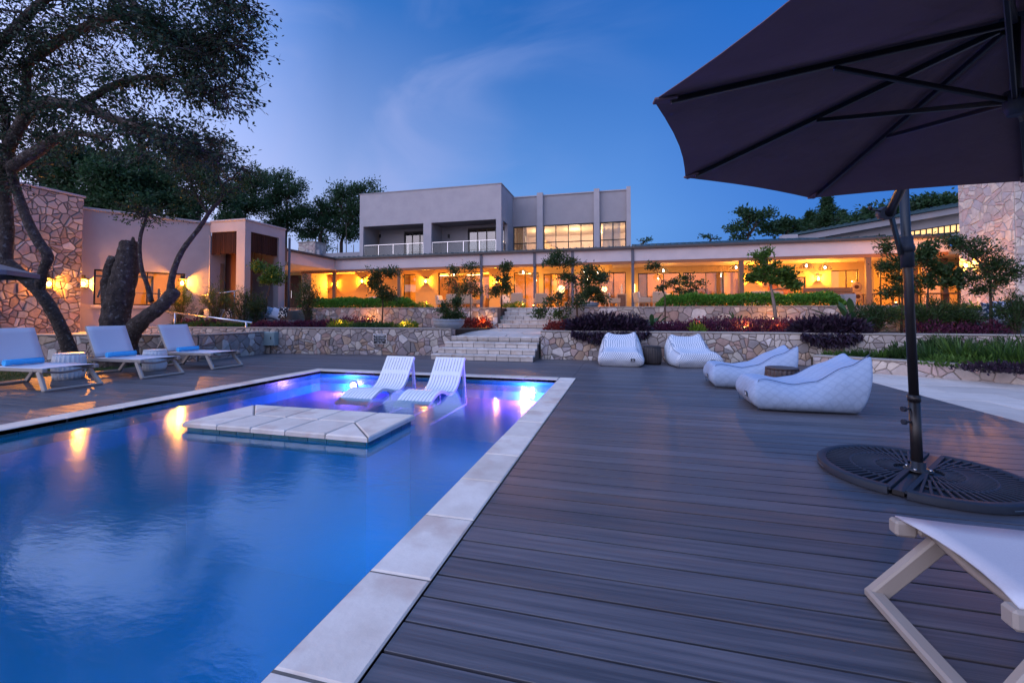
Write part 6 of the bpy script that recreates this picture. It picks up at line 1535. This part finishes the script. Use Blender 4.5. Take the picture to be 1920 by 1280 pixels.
shrub('young_tree', 'small potted tree in the bowl on the terrace edge', 1105, 572, 16.4, [(1112, 545, 22, 14), (1125, 560, 26, 10), (1098, 552, 14, 12), (1128, 520, 16, 10)], (.09, .045), 'leaf_mid', 107, 1.70, [(1108, 555)], **kw)
shrub('young_tree', 'thin forked sapling with small dark leaves before the right terrace wall', 1247, 620, 14.3, [(1216, 500, 12, 8), (1228, 495, 12, 5), (1255, 535, 14, 8), (1268, 528, 12, 6), (1240, 540, 8, 6), (1275, 545, 10, 7)], (.075, .04), 'leaf_mid', 108, .75, [(1247, 560), (1240, 525)], r0=.025, sig=.05, twigs=10, per=16)
shrub('young_tree', 'small dark leaved tree behind the left part of the right hedge', 1296, 572, 17.2, [(1290, 520, 18, 14), (1302, 535, 22, 12), (1290, 550, 16, 8)], (.10, .055), 'leaf_mid', 109, 1.5, [(1295, 545)], r0=.03, sig=.06, twigs=14, per=18)
shrub('young_tree', 'round crowned tree with a pale trunk in front of the right hedge', 1457, 618, 14.0, [(1432, 480, 24, 16), (1420, 505, 22, 14), (1455, 505, 30, 14), (1480, 518, 18, 16), (1445, 525, 24, 10), (1490, 535, 10, 8), (1410, 520, 12, 10)], (.095, .05), 'leaf_light', 110, .75, [(1452, 575), (1447, 545), (1442, 520)], bark='pale_bark', r0=.06, sig=.06, twigs=20, per=30)
shrub('young_tree', 'wispy tree left of the parasol pole', 1690, 625, 13.2, [(1660, 498, 14, 10), (1688, 490, 18, 20), (1680, 525, 24, 14), (1705, 545, 20, 14), (1668, 548, 16, 10), (1660, 460, 10, 12)], (.085, .035), 'leaf_mid', 111, .75, [(1692, 570), (1690, 520)], r0=.03, sig=.085, twigs=22, per=22)
shrub('young_tree', 'wispy tree right of the parasol pole with bushy arms', 1735, 625, 13.0, [(1730, 480, 16, 14), (1742, 462, 8, 16), (1756, 500, 24, 12), (1780, 510, 22, 12), (1745, 525, 22, 12), (1790, 530, 18, 10)], (.095, .045), 'leaf_mid', 112, .75, [(1738, 570), (1742, 520)], r0=.03, sig=.085, twigs=22, per=24)
shrub('young_tree', 'feathery tree in front of the stone tower', 1858, 625, 13.0, [(1810, 455, 36, 10), (1840, 470, 34, 16), (1850, 500, 42, 16), (1880, 490, 36, 14), (1820, 520, 26, 12), (1870, 525, 30, 12), (1900, 510, 30, 22), (1845, 545, 24, 8), (1790, 450, 16, 6)], (.075, .028), 'leaf_mid', 113, .75, [(1858, 570), (1856, 520)], r0=.04, sig=.085, twigs=26, per=25)
shrub('potted_shrub', 'bushy green shrub growing in the bowl planter left of the steps', 843, 606, 12.72, [(832, 575, 14, 14), (855, 588, 16, 16), (840, 592, 22, 12), (858, 565, 10, 10)], (.075, .04), 'leaf_mid', 114, 1.05, None, r0=.03, sig=.06, twigs=18, per=34)
# wispy bamboo-like shrubs
def wispy(lb, u, v, Y, w, h, seed, n=26, lm='leaf_mid', z=.77):
    base = yp(u, v, Y); base.z = z; s = (base - CAM).dot(F3) / FPX; r = random.Random(seed); n_ = np.random.default_rng(seed)
    t = thing('wispy_shrub', lb, 'shrub', base, 0, 'wispy fine leaved shrubs'); wd_ = MB(); c_, d_ = [], []
    for k in range(n):
        a = r.uniform(0, 6.28); out = w * s * r.random() ** .6; top = base + Vector((math.cos(a) * out, math.sin(a) * out * .7, h * s * r.uniform(.55, 1.05) * (1 - .35 * out / (w * s)))); mid = base.lerp(top, .5) + Vector((0, 0, .12 * h * s)); q_ = [base + Vector((math.cos(a) * .06, math.sin(a) * .06, 0)), base.lerp(mid, .5), mid, mid.lerp(top, .5), top]
        wd_.tube(q_, [.010, .009, .007, .005, .002], 4)
        m_ = 60; x = n_.random(m_); A_ = np.array([tuple(mid.lerp(top, y_)) if y_ > .25 else tuple(base.lerp(mid, .4 + y_ * 2.4)) for y_ in x]) + n_.normal(0, .07, (m_, 3)); c_.append(A_); dd = (top - mid).normalized(); d_.append(np.tile([dd.x, dd.y, dd.z], (m_, 1)))
    wd_.build('stem', 'bark', t, off=base, recalc=False); leaf_mesh('foliage', np.concatenate(c_), np.concatenate(d_), .13, .018, lm, t, n_, off=base, spread=.7); return t
wispy('wispy shrub below the lantern right of the gym window', 335, 612, 12.7, 30, 95, 121); wispy('wispy shrub in front of the dark porch recess', 405, 610, 13.2, 34, 95, 122, 34); wispy('wispy shrub before the corner pillar of the porch', 455, 610, 13.0, 36, 85, 123, 34); wispy('wispy shrub with thick foliage between porch and corner sofa', 480, 605, 13.3, 26, 70, 124, 24); wispy('tall wispy shrub before the stone pier', 577, 612, 13.6, 28, 112, 125, 36)
wispy('wispy shrub rising behind the second dark mound', 1640, 620, 13.2, 44, 60, 126, 40); wispy('wispy shrub right of the parasol pole', 1742, 622, 13.0, 40, 70, 127, 40); wispy('wide wispy shrub below the stone tower', 1800, 622, 13.2, 50, 62, 128, 44); wispy('wispy shrub at the right picture edge', 1905, 640, 12.6, 34, 90, 129, 34); wispy('low wispy shrub in front of the right wall by the tall grass', 1765, 665, 11.8, 36, 45, 130, 30, z=.22)

# clipped hedges
def hedge(lb, u0, u1, Y, zt, lm, seed, depth=.55, n=9000, round_=1.0):
    x0, x1 = XY(u0, Y), XY(u1, Y); n_ = np.random.default_rng(seed); t = thing('clipped_hedge', lb, 'hedge', ((x0 + x1) / 2, Y, 1.5)); O_ = tuple(t.location)
    x = n_.uniform(x0, x1, n); a = n_.uniform(0, PI, n); k = n_.uniform(.75, 1.02, n) * (1 + .07 * np.sin(x * 3.1) + .05 * np.sin(x * 7.7 + 1)); endf = np.clip(np.minimum(x - x0, x1 - x) / .3, 0.15, 1) ** .5
    y = Y + np.cos(a) * depth * k; z = 1.5 + (zt - 1.5) * np.minimum(1, np.sin(a) ** .55) * k * endf * n_.uniform(.3, 1, n) ** .25; d = np.stack([np.zeros(n), np.cos(a), np.sin(a) + .3], 1)
    st_ = MB(); xx = x0 + .1
    while xx < x1: st_.tube([(xx, Y, 1.48), (xx + .05, Y, zt - .12)], [.012, .006], 4); xx += .16
    st_.build('stem', 'bark', t, off=O_, recalc=False); leaf_mesh('foliage', np.stack([x, y, z], 1), d, .085, .05, lm, t, n_, off=O_, spread=.6)
hedge('clipped green hedge on the left terrace wall', 576, 776, 16.45, 1.98, 'leaf_hedge', 141, n=11000); hedge('bright green clipped hedge on the right terrace wall', 1232, 1577, 16.45, 1.97, 'leaf_hedge', 142, n=15000)
# low planting
def mnd(name, lb, lst, Y, leaf, lm, seed, z=.76, n=900, **k): return mound(name, lb, 'plant', [((XY(u, Y), Y, z), (rx, .42, h)) for u, rx, h in lst], leaf, lm, seed, n=n, **k)
mnd('dark_mound', 'big dark purple leafy mound spilling over the wall right of the steps', [(1092, .55, .36), (1130, .7, .50), (1175, .62, .42)], 12.45, (.16, .05), 'leaf_purple', 151, n=4200, up=.3)
mnd('dark_mound', 'dark purple leafy mound spilling over the wall left of the parasol pole', [(1520, .45, .34), (1560, .55, .42), (1590, .4, .34)], 12.5, (.16, .05), 'leaf_purple', 152, n=3200, up=.3)
def spill(lb, u0, u1, Y, z0, seed, n):
    n_ = np.random.default_rng(seed); x = n_.uniform(XY(u0, Y), XY(u1, Y), n); mid = (XY(u0, Y) + XY(u1, Y)) / 2; hw = (XY(u1, Y) - XY(u0, Y)) / 2; f_ = np.sqrt(np.clip(1 - ((x - mid) / hw) ** 2, 0, 1)); z = z0 + .06 - n_.random(n) * .30 * f_; y = Y - .04 - n_.random(n) * .10; t = thing('trailing_plant', lb, 'plant', (mid, Y, z0)); leaf_mesh('foliage', np.stack([x, y, z], 1), np.tile([0, -.4, -1.0], (n, 1)), .15, .045, 'leaf_purple', t, n_, off=tuple(t.location), spread=.5)
spill('dark leaves trailing down the wall below the big mound', 1072, 1215, 12.0, .76, 153, 900); spill('dark leaves trailing down the wall below the second mound', 1500, 1610, 12.03, .76, 154, 700)
mnd('red_bush', 'red leaved bush at the wall corner right of the steps', [(1042, .35, .26), (1060, .3, .30)], 12.7, (.09, .045), 'leaf_red', 155, n=1100)
mnd('red_bush', 'red leaved bush left of the upper steps', [(880, .42, .34), (903, .36, .36)], 15.15, (.09, .045), 'leaf_red', 156, n=1300, z=.77)
mnd('violet_border', 'short violet leaved border right of the big dark mound', [(1235, .4, .26), (1262, .42, .28), (1288, .4, .26)], 13.1, (.08, .035), 'leaf_violet', 157, n=2200)
mnd('violet_border', 'long violet leaved border under the right terrace wall', [(1315, .45, .38), (1350, .5, .42), (1390, .5, .40), (1430, .5, .42), (1465, .45, .40), (1490, .4, .36)], 13.2, (.08, .035), 'leaf_violet', 158, n=5200)
mnd('violet_border', 'violet leaved cushion plant beside the corner sofa', [(495, .45, .24), (525, .5, .25)], 12.5, (.08, .035), 'leaf_violet', 159, z=.77, n=1700)
mnd('violet_border', 'violet leaved border left of the lime tuft', [(565, .5, .26), (592, .5, .26), (615, .4, .28)], 13.4, (.08, .035), 'leaf_violet', 160, z=.77, n=2400)
mnd('violet_border', 'violet leaved row behind the lime tuft under the upper wall', [(655, .5, .42), (690, .5, .40)], 14.8, (.08, .035), 'leaf_violet', 161, z=.77, n=1500)
mnd('violet_border', 'violet plants in front of the long garden sofa', [(360, .5, .30), (400, .5, .26)], 12.5, (.08, .035), 'leaf_violet', 162, z=.77, n=1700)
mnd('violet_border', 'dark violet plants under the wispy shrubs right of the pole', [(1740, .5, .34), (1790, .5, .30), (1850, .5, .34)], 12.9, (.08, .035), 'leaf_violet', 163, n=1900)
mnd('lime_tuft', 'lime green tuft lit by a spike light left of the warning sign', [(632, .26, .24), (648, .22, .20)], 13.1, (.13, .03), 'leaf_lime', 164, z=.77, n=520)
mnd('lime_tuft', 'lime green tuft lit by a spike light right of the warning sign', [(766, .26, .24)], 13.0, (.13, .03), 'leaf_lime', 165, z=.77, n=420)
mnd('lime_tuft', 'lime green tuft at the terrace edge left of the steps', [(972, .3, .26), (955, .3, .2)], 17.1, (.13, .03), 'leaf_lime', 166, z=1.5, n=420)
mnd('lime_tuft', 'yellow tuft glowing in the violet border', [(1305, .22, .22)], 12.9, (.12, .03), 'leaf_lime', 167, n=380)
mnd('lime_tuft', 'lime tuft right of the left hedge', [(792, .4, .24)], 16.7, (.13, .03), 'leaf_lime', 168, z=1.5, n=420)
mnd('green_cover', 'low green plants between the two lime tufts', [(680, .4, .16), (705, .4, .18), (730, .3, .16)], 13.0, (.12, .03), 'leaf_grass', 169, z=.77, n=1400)
mnd('green_cover', 'low green plants under the handrail', [(345, .5, .16), (380, .5, .2), (420, .5, .17), (450, .4, .14)], 12.2, (.12, .03), 'leaf_grass', 170, z=.77, n=1700)
mnd('green_cover', 'green shrubs below the stone tower', [(1700, .6, .4), (1760, .7, .45), (1820, .7, .42), (1890, .7, .4)], 15.0, (.11, .05), 'leaf_light', 171, z=1.1, n=3600)
# broad-leaved plants: every leaf a piece of its own
def broad(lb, u, v, Y, n, L_, W_, seed, z=.75, lean=.6):
    base = yp(u, v, Y); base.z = z; r = random.Random(seed); t = thing('broadleaf_plant', lb, 'plant', base, 0, 'banana leaved plants')
    for k in range(n):
        a = r.uniform(0, 6.28); el = r.uniform(.5, 1.25); d = Vector((math.cos(a) * math.cos(el), math.sin(a) * math.cos(el), math.sin(el))); st_ = L_ * r.uniform(.5, .9); l = L_ * r.uniform(.7, 1.1); side = d.cross(Vector((0, 0, 1))).normalized(); vs = []; q0 = d * st_
        for i in range(6):
            s = i / 5; c = q0 + d * l * s + Vector((0, 0, -lean * .35 * l * s * s)); w = W_ * math.sin(PI * (.08 + .92 * s)) ** .7 * (1 - .2 * s); up_v = side.cross(d).normalized(); vs += [c - side * w + up_v * w * .35, c, c + side * w + up_v * w * .35]
        fs_l = [(i * 3 + j, i * 3 + j + 1, i * 3 + j + 4, i * 3 + j + 3) for i in range(5) for j in range(2)]
        lf = MB().add(vs, fs_l, True).build('leaf', 'leaf_banana', t, recalc=False); MB().tube([(0, 0, 0), q0 * .5 + Vector((0, 0, .02)), q0], .012, 5).build('stalk', 'leaf_banana', lf)
broad('broad leaved plant left of the thin sapling', 1222, 612, 13.2, 7, .50, .075, 181); broad('broad leaved plant rising behind the second dark mound', 1600, 622, 13.3, 9, .75, .085, 182); broad('broad leaved plant below the handrail among the violet plants', 385, 610, 12.35, 7, .34, .06, 183, .77)
broad('grey spiky leaved plant in front of the right terrace wall', 1382, 600, 14.6, 13, .42, .03, 184); broad('yellow lit broad leaved plant beside the lime tuft', 618, 606, 13.9, 5, .35, .06, 185, .77)
# grasses of the right bed
def grass_tuft(u, v, Y, h, seed, lm='leaf_grass', lb='', z=.22, n=130):
    base = yp(u, v, Y); base.z = z; n_ = np.random.default_rng(seed); t = thing('grass_tuft', lb, 'grass', base, 0, 'grass tufts behind the low diagonal wall'); a = n_.uniform(0, 6.28, n); r_ = n_.uniform(0, .14, n); c = np.stack([base.x + np.cos(a) * r_, base.y + np.sin(a) * r_, np.full(n, z)], 1); d = np.stack([np.cos(a) * .55, np.sin(a) * .55, np.ones(n)], 1); leaf_mesh('blade', c, d, h, .022, lm, t, n_, off=tuple(base), spread=.22)
r = random.Random(5)
GT = [(1560, 'first small grass tuft where the low wall meets the rubble wall', .2), (1590, 'small grass tuft next to the first one along the rubble wall', .22), (1618, 'bright small grass tuft left of the parasol pole', .25), (1650, 'grass tuft just left of the parasol pole', .24), (1680, 'grass tuft touching the parasol pole on its left', .28), (1745, 'tall spreading grass tuft right of the parasol pole', .5), (1800, 'tallest bright grass tuft in the bed', .62), (1830, 'grass tuft behind the lime ground plants', .45), (1868, 'dark tall grass tuft near the picture edge', .6), (1910, 'grass tuft at the right picture edge', .55)]
for i, (u, lb, h) in enumerate(GT):
    Y = 11.75 if u < 1700 else 11.3 - (u - 1700) / 200 * 1.0; grass_tuft(u, 670, Y, h, 200 + i, 'leaf_grass' if i % 3 else 'leaf_light', lb)
mnd('green_cover', 'low bright ground plants behind the diagonal wall', [(1775, .4, .2), (1830, .4, .22), (1880, .35, .2)], 10.4, (.09, .04), 'leaf_light', 211, z=.22, n=1500)
mnd('green_cover', 'dark low plants along the top of the diagonal wall', [(1850, .4, .14), (1900, .4, .16)], 9.6, (.08, .035), 'leaf_purple', 212, z=.22, n=900)
mnd('green_cover', 'mixed green plants behind the grass tufts by the right wall', [(1700, .5, .35), (1740, .5, .4), (1790, .6, .45), (1850, .6, .45), (1905, .5, .5)], 11.75, (.11, .035), 'leaf_mid', 213, z=.22, n=3000)
# lawn blades beside the loungers
n_ = np.random.default_rng(9); k = 9000; c = np.stack([n_.uniform(-15, -11.35, k), n_.uniform(4, 9.2, k), np.full(k, -.02)], 1); g_ = leaf_mesh('grass', c, np.tile([0, 0, 1.0], (k, 1)), .07, .008, 'leaf_grass', None, n_, spread=.4); tag(g_, 'short grass beside the deck under the trees', 'grass', kind='stuff')
